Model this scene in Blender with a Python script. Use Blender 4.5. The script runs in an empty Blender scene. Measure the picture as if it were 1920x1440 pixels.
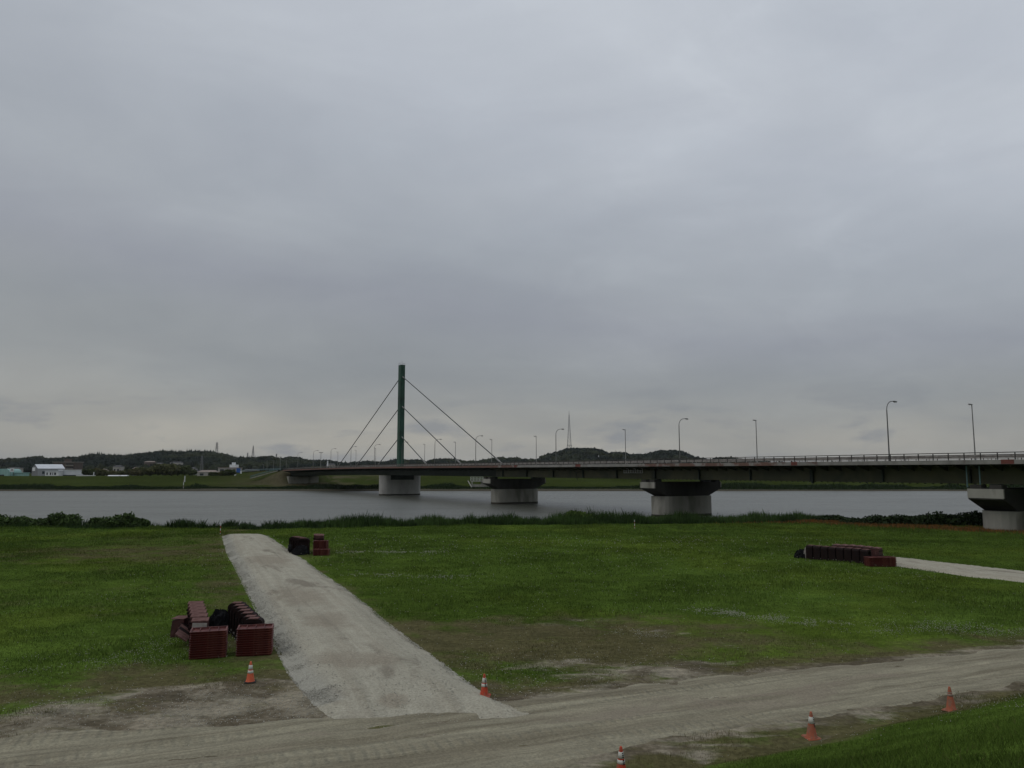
import bpy, math, random
import numpy as np
from mathutils import Vector

S = bpy.context.scene
C = S.collection
R = math.radians
rng = np.random.default_rng(7)
random.seed(7)

# ------------------------------------------------------------------ camera
EYE = 9.0; FPX = 1442.0; PITCH = R(6.41)
cam = bpy.data.objects.new('camera', bpy.data.cameras.new('camera'))
C.objects.link(cam); S.camera = cam
cam.location = (0, 0, EYE)
cam.rotation_euler = (R(90) + PITCH, 0, 0)
cam.data.sensor_width = 36.0
cam.data.lens = 36.0 * FPX / 1920.0
cam.data.clip_start = 0.1
cam.data.clip_end = 20000

# ------------------------------------------------------------------ sun, sky, exposure
SUN_EL, SUN_AZ = R(48), R(-115)        # azimuth from +Y, clockwise
sd = bpy.data.lights.new('sun', 'SUN'); sd.energy = 0.5; sd.angle = R(40); sd.color = (1, .97, .92)
sun = bpy.data.objects.new('sun', sd); C.objects.link(sun)
sv = Vector((math.sin(SUN_AZ) * math.cos(SUN_EL), math.cos(SUN_AZ) * math.cos(SUN_EL), math.sin(SUN_EL)))
sun.rotation_euler = sv.to_track_quat('Z', 'Y').to_euler()
sun.location = (-60, -20, 90)

S.view_settings.view_transform = 'Standard'; S.view_settings.look = 'None'
S.view_settings.exposure = 0.0; S.view_settings.gamma = 1.0

W = bpy.data.worlds.new('World'); S.world = W; W.use_nodes = True


class NT:
    """tiny helper for node trees"""
    def __init__(s, tree): s.t = tree; s.n = tree.nodes; s.l = tree.links
    def new(s, typ, **kw):
        n = s.n.new(typ)
        for k, v in kw.items(): setattr(n, k, v)
        return n
    def put(s, v, sock):
        if hasattr(v, 'is_output') or isinstance(v, bpy.types.NodeSocket): s.l.new(v, sock)
        else: sock.default_value = v
    def math(s, op, a, b=0.0, c=None, clamp=False):
        n = s.new('ShaderNodeMath', operation=op); n.use_clamp = clamp
        s.put(a, n.inputs[0]); s.put(b, n.inputs[1])
        if c is not None: s.put(c, n.inputs[2])
        return n.outputs[0]
    def mix(s, f, a, b, blend='MIX'):
        n = s.new('ShaderNodeMix', data_type='RGBA', blend_type=blend)
        s.put(f, n.inputs[0]); s.put(a if hasattr(a, 'links') else (*a[:3], 1), n.inputs[6])
        s.put(b if hasattr(b, 'links') else (*b[:3], 1), n.inputs[7])
        return n.outputs[2]
    def noise(s, vec, scale, detail=4, rough=.55, dist=0.0, col=False):
        n = s.new('ShaderNodeTexNoise'); n.inputs['Scale'].default_value = scale
        n.inputs['Detail'].default_value = detail; n.inputs['Roughness'].default_value = rough
        n.inputs['Distortion'].default_value = dist
        if vec is not None: s.l.new(vec, n.inputs['Vector'])
        return n.outputs['Color' if col else 'Fac']
    def ramp(s, fac, stops, mode='LINEAR'):
        n = s.new('ShaderNodeValToRGB'); cr = n.color_ramp; cr.interpolation = mode
        while len(cr.elements) < len(stops): cr.elements.new(.5)
        for e, (p, c) in zip(cr.elements, stops):
            e.position = p; e.color = (*c, 1) if len(c) == 3 else c
        s.l.new(fac, n.inputs[0]); return n.outputs[0]
    def mapping(s, vec, scale=(1, 1, 1), loc=(0, 0, 0), rot=(0, 0, 0)):
        n = s.new('ShaderNodeMapping'); n.inputs['Scale'].default_value = scale
        n.inputs['Location'].default_value = loc; n.inputs['Rotation'].default_value = rot
        s.l.new(vec, n.inputs[0]); return n.outputs[0]


def build_world():
    k = NT(W.node_tree); k.n.clear()
    out = k.new('ShaderNodeOutputWorld'); bg = k.new('ShaderNodeBackground')
    bg.inputs['Strength'].default_value = 0.1
    k.l.new(bg.outputs[0], out.inputs[0])
    sky = k.new('ShaderNodeTexSky', sky_type='NISHITA'); sky.sun_disc = False
    sky.sun_elevation = SUN_EL; sky.sun_rotation = SUN_AZ; sky.altitude = 10
    sky.dust_density = 3
    tc = k.new('ShaderNodeTexCoord').outputs['Generated']
    sp = k.new('ShaderNodeSeparateXYZ'); k.l.new(tc, sp.inputs[0])
    z = sp.outputs['Z']
    zc = k.math('MAXIMUM', z, 0.0)
    den = k.math('ADD', zc, 0.30)
    u = k.math('DIVIDE', sp.outputs['X'], den); v = k.math('DIVIDE', sp.outputs['Y'], den)
    cb = k.new('ShaderNodeCombineXYZ'); k.l.new(u, cb.inputs[0]); k.l.new(v, cb.inputs[1])
    P = cb.outputs[0]
    # layer brightness by elevation, tilted and warped by the cloud noise
    n1 = k.noise(k.mapping(P, (.55, .9, 1), rot=(0, 0, R(18))), 1.0, 5, .5, .3)
    n2 = k.noise(k.mapping(P, (1.0, 1.7, 1), loc=(3.1, 1.7, 0), rot=(0, 0, R(20))), 1.5, 5, .5, .6)
    warp = k.math('MULTIPLY', k.math('SUBTRACT', n1, .5), .20)
    tilt = k.math('MULTIPLY', sp.outputs['X'], k.math('MULTIPLY', zc, .55))
    e = k.math('ADD', k.math('ADD', z, tilt), k.math('MULTIPLY', warp, k.math('MULTIPLY_ADD', zc, 2.2, .25)), clamp=True)
    base = k.ramp(e, [(0.0, (3.25, 3.25, 3.08)), (.04, (3.3, 3.3, 3.15)), (.08, (3.02, 3.15, 3.2)), (.13, (2.95, 3.12, 3.28)), (.19, (2.98, 3.15, 3.52)),
                      (.26, (3.6, 3.86, 4.22)), (.42, (4.7, 5.03, 5.55)), (.60, (5.1, 5.45, 6.0)), (1, (6.0, 6.4, 6.9))])
    # bright low rim of sky on the left, near the horizon
    low = k.math('MULTIPLY', k.ramp(z, [(0, (.35,)*3), (.03, (1,)*3), (.085, (.25,)*3), (.12, (0,)*3)]),
                 k.ramp(k.math('MULTIPLY_ADD', sp.outputs['X'], .5, .5), [(.22, (.15,)*3), (.34, (.85,)*3), (.46, (.8,)*3), (.62, (.35,)*3), (.78, (.5,)*3)]))
    low = k.math('MULTIPLY', low, k.ramp(n2, [(.38, (.35,)*3), (.6, (1,)*3)]))
    c = k.mix(low, base, (4.3, 4.1, 3.6))
    # soft streaks
    st = k.ramp(n2, [(.3, (.975, .98, .985)), (.5, (1, 1, 1)), (.70, (1.025, 1.022, 1.015))])
    c = k.mix(1.0, c, st, 'MULTIPLY')
    big = k.noise(k.mapping(P, (1, 1, 1), loc=(7, 2, 0)), .8, 3, .5)
    c = k.mix(1.0, c, k.ramp(big, [(.3, (.93, .935, .945)), (.7, (1.08, 1.075, 1.065))]), 'MULTIPLY')
    Dg = k.mapping(tc, (1.6, 1.6, 5.5), rot=(0, R(17), 0), loc=(.7, .2, .4))
    dg = k.noise(Dg, 1.5, 6, .55, .7)
    c = k.mix(1.0, c, k.ramp(dg, [(.33, (.945, .95, .955)), (.5, (1, 1, 1)), (.68, (1.055, 1.055, 1.05))]), 'MULTIPLY')
    Dp = k.mapping(tc, (3.2, 3.2, 6.0), rot=(0, R(25), 0), loc=(.1, .5, .9))
    dp = k.noise(Dp, 2.0, 7, .62, .5)
    amt = k.ramp(k.math('MULTIPLY_ADD', sp.outputs['X'], .5, .5), [(.35, (.25,)*3), (.65, (1,)*3)])
    c = k.mix(amt, c, k.mix(1.0, c, k.ramp(dp, [(.38, (.98, .98, .98)), (.55, (1.0, 1.0, 1.0)), (.72, (1.06, 1.06, 1.055))]), 'MULTIPLY'))
    puff = k.noise(k.mapping(P, (1, 1.25, 1), loc=(1.5, 4.2, 0)), 3.4, 6, .6, .35)
    c = k.mix(1.0, c, k.ramp(puff, [(.34, (.98, .98, .985)), (.52, (1, 1, 1)), (.70, (1.03, 1.028, 1.025))]), 'MULTIPLY')
    # small dark scud low over the horizon
    D = k.mapping(tc, (7, 7, 26), loc=(.3, 0, .35))
    n3 = k.noise(D, 1.0, 6, .55, .2)
    sc = k.math('MULTIPLY', k.ramp(n3, [(.54, (0,)*3), (.66, (1,)*3)]), k.ramp(z, [(.0, (.5,)*3), (.03, (1,)*3), (.07, (.8,)*3), (.13, (0,)*3)]))
    sc = k.math('MULTIPLY', sc, .85)
    c = k.mix(sc, c, (2.35, 2.5, 2.72))
    fin = k.mix(.93, sky.outputs[0], c)
    k.l.new(fin, bg.inputs['Color'])


build_world()

# ------------------------------------------------------------------ helpers
f = FPX


def at(px, py, Y):
    """world point at forward distance Y seen at photo pixel (px, py) - used only for measuring the photo"""
    x = (px - 960) / f; u = -(py - 720) / f
    dy = math.cos(PITCH) - u * math.sin(PITCH); dz = math.sin(PITCH) + u * math.cos(PITCH)
    t = Y / dy
    return x * t, EYE + dz * t


def ground_pt(px, py, h=1.6):
    x = (px - 960) / f; u = -(py - 720) / f
    dy = math.cos(PITCH) - u * math.sin(PITCH); dz = math.sin(PITCH) + u * math.cos(PITCH)
    t = (h - EYE) / dz
    return x * t, dy * t


class MB:
    def __init__(s): s.v = []; s.f = []
    def add(s, vs, fs):
        o = len(s.v); s.v += [tuple(p) for p in vs]; s.f += [tuple(i + o for i in q) for q in fs]; return s
    def hexa(s, p):   # 8 points: bottom 4 ccw, top 4 ccw
        return s.add(p, [(3, 2, 1, 0), (4, 5, 6, 7), (0, 1, 5, 4), (1, 2, 6, 5), (2, 3, 7, 6), (3, 0, 4, 7)])
    def box(s, x0, x1, y0, y1, z0, z1):
        return s.hexa([(x0, y0, z0), (x1, y0, z0), (x1, y1, z0), (x0, y1, z0), (x0, y0, z1), (x1, y0, z1), (x1, y1, z1), (x0, y1, z1)])
    def bar(s, a, b, r, r2=None, n=6, caps=True):
        a = Vector(a); b = Vector(b); d = (b - a)
        if d.length < 1e-6: return s
        d.normalize(); q = Vector((0, 0, 1)) if abs(d.z) < .9 else Vector((1, 0, 0))
        e1 = d.cross(q).normalized(); e2 = d.cross(e1); r2 = r if r2 is None else r2
        vs = [a + (e1 * math.cos(2 * math.pi * i / n) + e2 * math.sin(2 * math.pi * i / n)) * r for i in range(n)]
        vs += [b + (e1 * math.cos(2 * math.pi * i / n) + e2 * math.sin(2 * math.pi * i / n)) * r2 for i in range(n)]
        fs = [(i, (i + 1) % n, n + (i + 1) % n, n + i) for i in range(n)]
        if caps: fs += [tuple(range(n - 1, -1, -1)), tuple(range(n, 2 * n))]
        return s.add(vs, fs)
    def tube(s, pts, r, n=6):
        for a, b in zip(pts[:-1], pts[1:]): s.bar(a, b, r, n=n)
        return s
    def lathe(s, prof, n=16, c=(0, 0, 0)):
        vs = []; fs = []
        for r, z in prof:
            for i in range(n):
                t = 2 * math.pi * i / n; vs.append((c[0] + r * math.cos(t), c[1] + r * math.sin(t), c[2] + z))
        for j in range(len(prof) - 1):
            for i in range(n): fs.append((j * n + i, j * n + (i + 1) % n, (j + 1) * n + (i + 1) % n, (j + 1) * n + i))
        fs.append(tuple(range(n - 1, -1, -1))); fs.append(tuple(range((len(prof) - 1) * n, len(prof) * n)))
        return s.add(vs, fs)
    def prism(s, poly, z0, z1):
        n = len(poly)
        vs = [(x, y, z0) for x, y in poly] + [(x, y, z1) for x, y in poly]
        return s.add(vs, [tuple(range(n - 1, -1, -1)), tuple(range(n, 2 * n))] + [(i, (i + 1) % n, n + (i + 1) % n, n + i) for i in range(n)])
    def xform(s, fn): s.v = [tuple(fn(p)) for p in s.v]; return s
    def build(s, name, mat, parent=None, smooth=False, loc=None):
        me = bpy.data.meshes.new(name); me.from_pydata(s.v, [], s.f); me.update()
        if mat: me.materials.append(mat)
        if smooth:
            me.polygons.foreach_set('use_smooth', [True] * len(me.polygons))
        o = bpy.data.objects.new(name, me); C.objects.link(o)
        if parent: o.parent = parent
        if loc: o.location = loc
        return o


def np_mesh(name, verts, faces, mat, parent=None, smooth=False, cols=None, attr='Col'):
    """verts (N,3), faces (M,k) numpy"""
    me = bpy.data.meshes.new(name)
    N, M, k = len(verts), len(faces), faces.shape[1]
    me.vertices.add(N); me.vertices.foreach_set('co', np.ascontiguousarray(verts, dtype=np.float32).ravel())
    me.loops.add(M * k); me.loops.foreach_set('vertex_index', np.ascontiguousarray(faces, dtype=np.int32).ravel())
    me.polygons.add(M); me.polygons.foreach_set('loop_start', np.arange(0, M * k, k, dtype=np.int32))
    me.polygons.foreach_set('loop_total', np.full(M, k, dtype=np.int32))
    if smooth: me.polygons.foreach_set('use_smooth', np.ones(M, dtype=bool))
    me.update(calc_edges=True)
    if cols is not None:
        ca = me.color_attributes.new(attr, 'FLOAT_COLOR', 'POINT')
        a = np.ones((N, 4), dtype=np.float32); a[:, :cols.shape[1]] = cols
        ca.data.foreach_set('color', a.ravel())
    me.materials.append(mat)
    o = bpy.data.objects.new(name, me); C.objects.link(o)
    if parent: o.parent = parent
    return o


def tag(o, label=None, cat=None, group=None, kind=None):
    if label: o['label'] = label
    if cat: o['category'] = cat
    if group: o['group'] = group
    if kind: o['kind'] = kind
    return o


def empty(name, loc, label=None, cat=None, group=None, rz=0):
    o = bpy.data.objects.new(name, None); C.objects.link(o)
    o.location = loc; o.rotation_euler = (0, 0, rz); o.empty_display_size = .3
    return tag(o, label, cat, group)


def copy_tree(o, parent=None):
    c = o.copy(); C.objects.link(c)
    if parent: c.parent = parent
    for ch in list(o.children): copy_tree(ch, c)
    return c


def _hash(ix, iy, seed):
    h = (ix.astype(np.int64) * 374761393 + iy.astype(np.int64) * 668265263 + seed * 1442695041) & 0x7fffffff
    h = ((h ^ (h >> 13)) * 1274126177) & 0x7fffffff
    return ((h ^ (h >> 16)) & 0xffff) / 65535.0


def vnoise(x, y, scale=1.0, seed=0, oct=4):
    x = np.asarray(x, float) * scale; y = np.asarray(y, float) * scale
    tot = 0; amp = 1; s = 0
    for o in range(oct):
        ix = np.floor(x); iy = np.floor(y); fx = x - ix; fy = y - iy
        fx = fx * fx * (3 - 2 * fx); fy = fy * fy * (3 - 2 * fy)
        a = _hash(ix, iy, seed + o); b = _hash(ix + 1, iy, seed + o); c = _hash(ix, iy + 1, seed + o); d = _hash(ix + 1, iy + 1, seed + o)
        tot = tot + amp * ((a * (1 - fx) + b * fx) * (1 - fy) + (c * (1 - fx) + d * fx) * fy)
        s += amp; amp *= .5; x = x * 2.03 + 11.3; y = y * 2.03 + 5.7
    return tot / s


def sstep(a, b, x):
    t = np.clip((np.asarray(x, float) - a) / (b - a), 0, 1); return t * t * (3 - 2 * t)


# ------------------------------------------------------------------ materials
def mat(name, c1, c2=None, scale=2.0, rough=.8, bump=.0, metal=0.0, detail=5, stretch=(1, 1, 1), c3=None, s3=.3, lo=.35, hi=.65, spec=.3, coord='Object', bscale=None):
    m = bpy.data.materials.new(name); m.use_nodes = True
    k = NT(m.node_tree); b = k.n['Principled BSDF']
    tc = k.new('ShaderNodeTexCoord').outputs[coord]
    vec = k.mapping(tc, stretch)
    c2 = c2 or tuple(x * .75 for x in c1)
    n = k.noise(vec, scale, detail, .6)
    col = k.ramp(n, [(lo, c1), (hi, c2)])
    if c3:
        n2 = k.noise(vec, scale * s3, 3, .6, .4)
        col = k.mix(k.ramp(n2, [(.5, (0,)*3), (.62, (1,)*3)]), col, c3)
    k.l.new(col, b.inputs['Base Color'])
    b.inputs['Roughness'].default_value = rough; b.inputs['Metallic'].default_value = metal
    b.inputs['Specular IOR Level'].default_value = spec
    if bump:
        bn = k.new('ShaderNodeBump'); bn.inputs['Strength'].default_value = bump; bn.inputs['Distance'].default_value = .05
        k.l.new(k.noise(vec, bscale or scale * 3, 5, .6), bn.inputs['Height']); k.l.new(bn.outputs[0], b.inputs['Normal'])
    return m


def mat_attr(name, rough=.9, var=.25, scale=1.5, trans=0.0, spec=.15):
    """colour from the mesh attribute Col, broken up by noise"""
    m = bpy.data.materials.new(name); m.use_nodes = True
    k = NT(m.node_tree); b = k.n['Principled BSDF']
    a = k.new('ShaderNodeAttribute', attribute_name='Col').outputs['Color']
    tc = k.new('ShaderNodeTexCoord').outputs['Object']
    n = k.noise(tc, scale, 4, .6)
    mul = k.ramp(n, [(.3, (1 - var,)*3), (.7, (1 + var,)*3)])
    k.l.new(k.mix(1.0, a, mul, 'MULTIPLY'), b.inputs['Base Color'])
    b.inputs['Roughness'].default_value = rough; b.inputs['Specular IOR Level'].default_value = spec
    return m


M = {}
M['concrete'] = mat('concrete', (.31, .30, .265), (.23, .225, .195), .35, .9, .35, c3=(.15, .145, .12), s3=.6, stretch=(1, 1, .35))
M['cap_concrete'] = mat('dark_cap_concrete', (.050, .048, .043), (.03, .029, .026), .5, .9, .3, stretch=(1, 1, .3))  # crosshead concrete, much darker than the columns and end blocks
M['concrete_pale'] = mat('concrete_pale', (.36, .35, .33), (.26, .255, .24), .5, .9, .3, stretch=(1, 1, .4))
M['waterline'] = mat('waterline_stain', (.045, .04, .03), (.03, .028, .022), 1, .8)
M['green_steel'] = mat('green_painted_steel', (.028, .080, .052), (.020, .060, .040), .25, .6, .05, c3=(.012, .035, .022), s3=.8, stretch=(1, 1, .5))
M['olive_steel'] = mat('olive_painted_steel', (.085, .085, .045), (.06, .062, .036), .3, .65, .05, c3=(.045, .05, .03), s3=.4)
M['dark_steel'] = mat('dark_green_girder_steel', (.030, .042, .034), (.02, .03, .024), .3, .65, .05)
M['rail'] = mat('railing_steel', (.055, .05, .045), (.04, .035, .03), 2, .6)
M['guard'] = mat('guard_rail_weathered', (.32, .30, .275), (.19, .17, .155), 1.5, .7)
M['cable'] = mat('cable_sheath', (.06, .06, .06), (.045, .045, .045), 1, .6)
M['lamp_pole'] = mat('lamp_pole_grey', (.13, .13, .125), (.10, .10, .095), 2, .6)
M['lamp_pole_pale'] = mat('lamp_pole_pale', (.22, .22, .21), (.17, .17, .16), 2, .6)
M['lamp_glass'] = mat('lamp_lens', (.5, .5, .48), (.42, .42, .4), 4, .3)
M['maroon'] = mat('maroon_painted_steel', (.050, .014, .013), (.032, .010, .010), 5, .6, .1, c3=(.08, .035, .03), s3=.4)
M['maroon_bright'] = mat('maroon_tray_paint', (.095, .018, .015), (.06, .013, .012), 5, .55, .1, c3=(.15, .045, .035), s3=.5)
M['maroon_dark'] = mat('dark_weathered_maroon_steel', (.018, .009, .008), (.011, .007, .007), 4, .75, .1, spec=.12)
M['dusty'] = mat('dusty_rusted_top', (.17, .095, .085), (.09, .045, .04), 6, .9, .1, spec=.1)
M['dusty_grey'] = mat('dusty_grey_plate', (.27, .25, .23), (.19, .17, .155), 5, .85, .1)
M['tarp'] = mat('black_sheeting', (.006, .006, .007), (.011, .011, .012), 6, .85, .3, spec=.08)
M['cone_orange'] = mat('cone_orange_plastic', (.50, .065, .026), (.36, .048, .022), 9, .6, c3=(.30, .10, .06), s3=.8)
M['cone_faded'] = mat('cone_faded_orange_plastic', (.38, .115, .06), (.30, .095, .055), 9, .8, c3=(.25, .13, .085), s3=.8)
M['cone_salmon'] = mat('cone_salmon_plastic', (.62, .13, .055), (.5, .1, .045), 8, .6)
M['band'] = mat('cone_white_band', (.62, .62, .56), (.48, .48, .43), 12, .5)
M['band_dirty'] = mat('cone_dirty_band', (.32, .25, .20), (.2, .14, .11), 14, .8)
M['mark'] = mat('black_printing', (.012, .012, .012), (.02, .02, .02), 10, .6)
M['rubber'] = mat('black_rubber', (.02, .018, .016), (.035, .03, .026), 8, .8)
M['bark'] = mat('bark', (.06, .045, .03), (.035, .026, .018), 3, .95, .3)
M['white_paint'] = mat('white_paint', (.72, .73, .74), (.6, .61, .62), .6, .6)
M['grey_cladding'] = mat('grey_cladding', (.20, .205, .215), (.16, .165, .175), .5, .7, stretch=(4, 4, .2))
M['grey_cladding_pale'] = mat('pale_grey_cladding', (.34, .345, .355), (.29, .295, .305), .5, .7, stretch=(4, 4, .2))
M['roof_white'] = mat('white_metal_roof', (.60, .62, .65), (.52, .54, .57), .4, .5)
M['roof_dark'] = mat('dark_roof_tiles', (.05, .05, .055), (.07, .068, .07), 1.2, .7)
M['roof_tan'] = mat('tan_roof', (.27, .22, .19), (.19, .155, .135), 1.2, .7)
M['turquoise'] = mat('turquoise_cladding', (.27, .43, .40), (.22, .36, .34), .5, .6, stretch=(4, 4, .2))
M['brown_wall'] = mat('brown_render', (.105, .08, .07), (.08, .062, .055), .4, .85)
M['cream_wall'] = mat('cream_render', (.36, .34, .31), (.28, .265, .24), .4, .85)
M['window'] = mat('dark_window_glass', (.02, .025, .03), (.03, .035, .04), 1, .2, spec=.6)
M['blue_sign'] = mat('blue_sign_face', (.03, .10, .33), (.025, .085, .28), 1, .5)
M['red_white_red'] = mat('pole_red', (.45, .05, .04), (.35, .04, .03), 5, .6)
M['lattice'] = mat('lattice_steel', (.16, .165, .17), (.13, .135, .14), .2, .6)
M['teal_rail'] = mat('teal_guard_rail', (.10, .17, .17), (.075, .13, .135), 1, .6)
M['asphalt'] = mat('asphalt', (.055, .055, .055), (.045, .045, .045), 3, .9, .2)
M['leaf_blade'] = mat_attr('grass_blades', .9, .2, 1.2, spec=.06)
M['crown_leaf'] = mat_attr('tree_foliage', .85, .3, .4)
M['wood_leaf'] = mat_attr('far_wood_foliage', .95, .3, .05, spec=.05)

# fascia of the bridge: weathered concrete, rust-red toward the far part
def fascia_mat():
    m = bpy.data.materials.new('weathered_kerb_beam'); m.use_nodes = True
    k = NT(m.node_tree); b = k.n['Principled BSDF']
    tc = k.new('ShaderNodeTexCoord').outputs['Object']
    a = k.new('ShaderNodeAttribute', attribute_name='Col').outputs['Color']
    sp = k.new('ShaderNodeSeparateColor'); k.l.new(a, sp.inputs[0])
    n = k.noise(tc, .55, 6, .65); n2 = k.noise(tc, .12, 3, .5)
    base = k.ramp(n, [(.35, (.25, .243, .225)), (.65, (.165, .158, .145))])
    rust = k.ramp(n, [(.35, (.17, .085, .065)), (.65, (.11, .07, .055))])
    fac = k.ramp(k.math('ADD', k.math('ADD', k.math('MULTIPLY', n, .5), k.math('MULTIPLY', n2, .6)), sp.outputs[0]), [(.70, (0,)*3), (.76, (1,)*3)])
    k.l.new(k.mix(fac, base, rust), b.inputs['Base Color']); b.inputs['Roughness'].default_value = .9
    return m


M['fascia'] = fascia_mat()

# ------------------------------------------------------------------ terrain shape
SH_X = [-300, -90, -69, -47, -33, -20, 3, 35, 43, 60, 90, 300]
SH_Y = [112, 108, 107, 104.2, 103.6, 105.5, 111.5, 115.8, 116.5, 117.5, 119, 124]
TOE = (4.8, 20.2); TDX, TDY = .88, .47


def shore(x): return np.interp(x, SH_X, SH_Y) + (vnoise(x, 0 * np.asarray(x, float), .13, 3, 3) - .5) * 2.2


def toe_d(x, y): return (x - TOE[0]) * TDY - (y - TOE[1]) * TDX


RN = np.array([(-160, -32), (-60, 5), (-30, 17.5), (-20.5, 20.4), (-14.1, 22.3), (-10.5, 23.2), (-5.7, 24.0), (-.3, 25.7), (5.2, 28.0), (10.8, 29.8), (15.4, 31.2), (21.5, 33.5), (60, 51), (180, 112)])
RS = np.array([(-160, -50), (-60, -8), (-30, 9.0), (-18, 14.6), (-11.6, 17.3), (-7, 18.3), (1.2, 20.2), (3.5, 21.9), (8.5, 23.9), (17.5, 27.6), (60, 46), (180, 105)])
# gravel path: left edge, right edge (near -> far)
PL = np.array([(-4.6, 22.6), (-5.6, 24.2), (-7.9, 28.7), (-12.3, 39.0), (-19.2, 55.4), (-25.6, 70.5), (-32.6, 88.0)])
PR = np.array([(1.1, 24.0), (-.9, 26.1), (-2.6, 30.3), (-5.5, 37.1), (-10.9, 50.4), (-18.3, 67.1), (-28.1, 89.4)])
# second path, right: runs from the right-hand stacks to the right
QN = np.array([(26.0, 68.5), (32.0, 67.1), (37.6, 57.7), (46, 46.5), (70, 22)])
QS = np.array([(27.5, 63.5), (30.3, 60.2), (34.0, 52.3), (42, 41.5), (65, 17)])


def road_side(x, y):
    """>0 inside road (metres from the nearer edge)"""
    return np.minimum(np.interp(x, RN[:, 0], RN[:, 1]) - y, y - np.interp(x, RS[:, 0], RS[:, 1])) * .9


def path_side(x, y, L=PL, Rr=PR):
    xl = np.interp(y, L[:, 1], L[:, 0]); xr = np.interp(y, Rr[:, 1], Rr[:, 0])
    d = np.minimum(x - xl, xr - x) * .92
    return np.where((y < L[:, 1].max() + .5) & (y > L[:, 1].min()), d, -9)


def path2_side(x, y):
    yn = np.interp(x, QN[:, 0], QN[:, 1]); ys = np.interp(x, QS[:, 0], QS[:, 1])
    d = np.minimum(yn - y, y - ys) * .62
    return np.where(x > 26.5, d, -9)


BX0, BY0 = -41.2, 285.0
UX, UY = .4989, -.8667          # along the bridge towards the camera side
NX, NY = -.8667, -.4989         # across, towards the camera


def ramp_h(x, y):
    """approach embankment behind the far abutment"""
    dx = x - BX0; dy = y - BY0
    s = dx * UX + dy * UY; t = np.abs(dx * NX + dy * NY)
    top = 8.95 - 3.2 * sstep(-150, -420, s)
    h = top - np.maximum(t - 10.5, 0) / 1.7
    h = np.where(s < -141, h, h - np.maximum(s + 141, 0) / 1.2)
    return np.where(s < -100, h, -50)


def terrain(x, y):
    x = np.asarray(x, float); y = np.asarray(y, float)
    h = 1.6 + (vnoise(x, y, .09, 11, 4) - .5) * .34 * sstep(34, 60, y) + (vnoise(x, y, .5, 17, 3) - .5) * .12
    # a shallow, slightly raised clover ridge
    d = toe_d(x, y)
    lev = 1.6 + np.clip(d, 0, 14.6) * .397 + (vnoise(x, y, .45, 23, 3) - .5) * .16
    lev = np.where(d > 21, 7.4 - np.clip(d - 21, 0, 14) * .4, lev)
    h = np.where(d > 0, np.maximum(lev, h - .2 + d * .3), h)
    ys = shore(x)
    bank = 1.6 - sstep(ys - 2.2, ys + 1.5, y) * 3.4
    near = np.where(y < ys - 2.4, h, np.minimum(h, bank))
    # far side
    yf = 338 + (vnoise(x, y * 0, .03, 5, 3) - .5) * 5
    far = -1.6 + 2.1 * sstep(yf - 6, yf + 4, y) + .7 * sstep(yf + 4, yf + 9, y) + .7 * sstep(yf + 15, 398, y)
    far = far + 4.0 * np.clip((y - 399) / 24, 0, 1) - 1.3 * sstep(434, 448, y)
    far = far + (vnoise(x, y, .12, 31, 3) - .5) * .3 * sstep(345, 352, y)
    far = np.maximum(far, ramp_h(x, y))
    hh = np.where(y < 225, near, far)
    return hh


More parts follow.
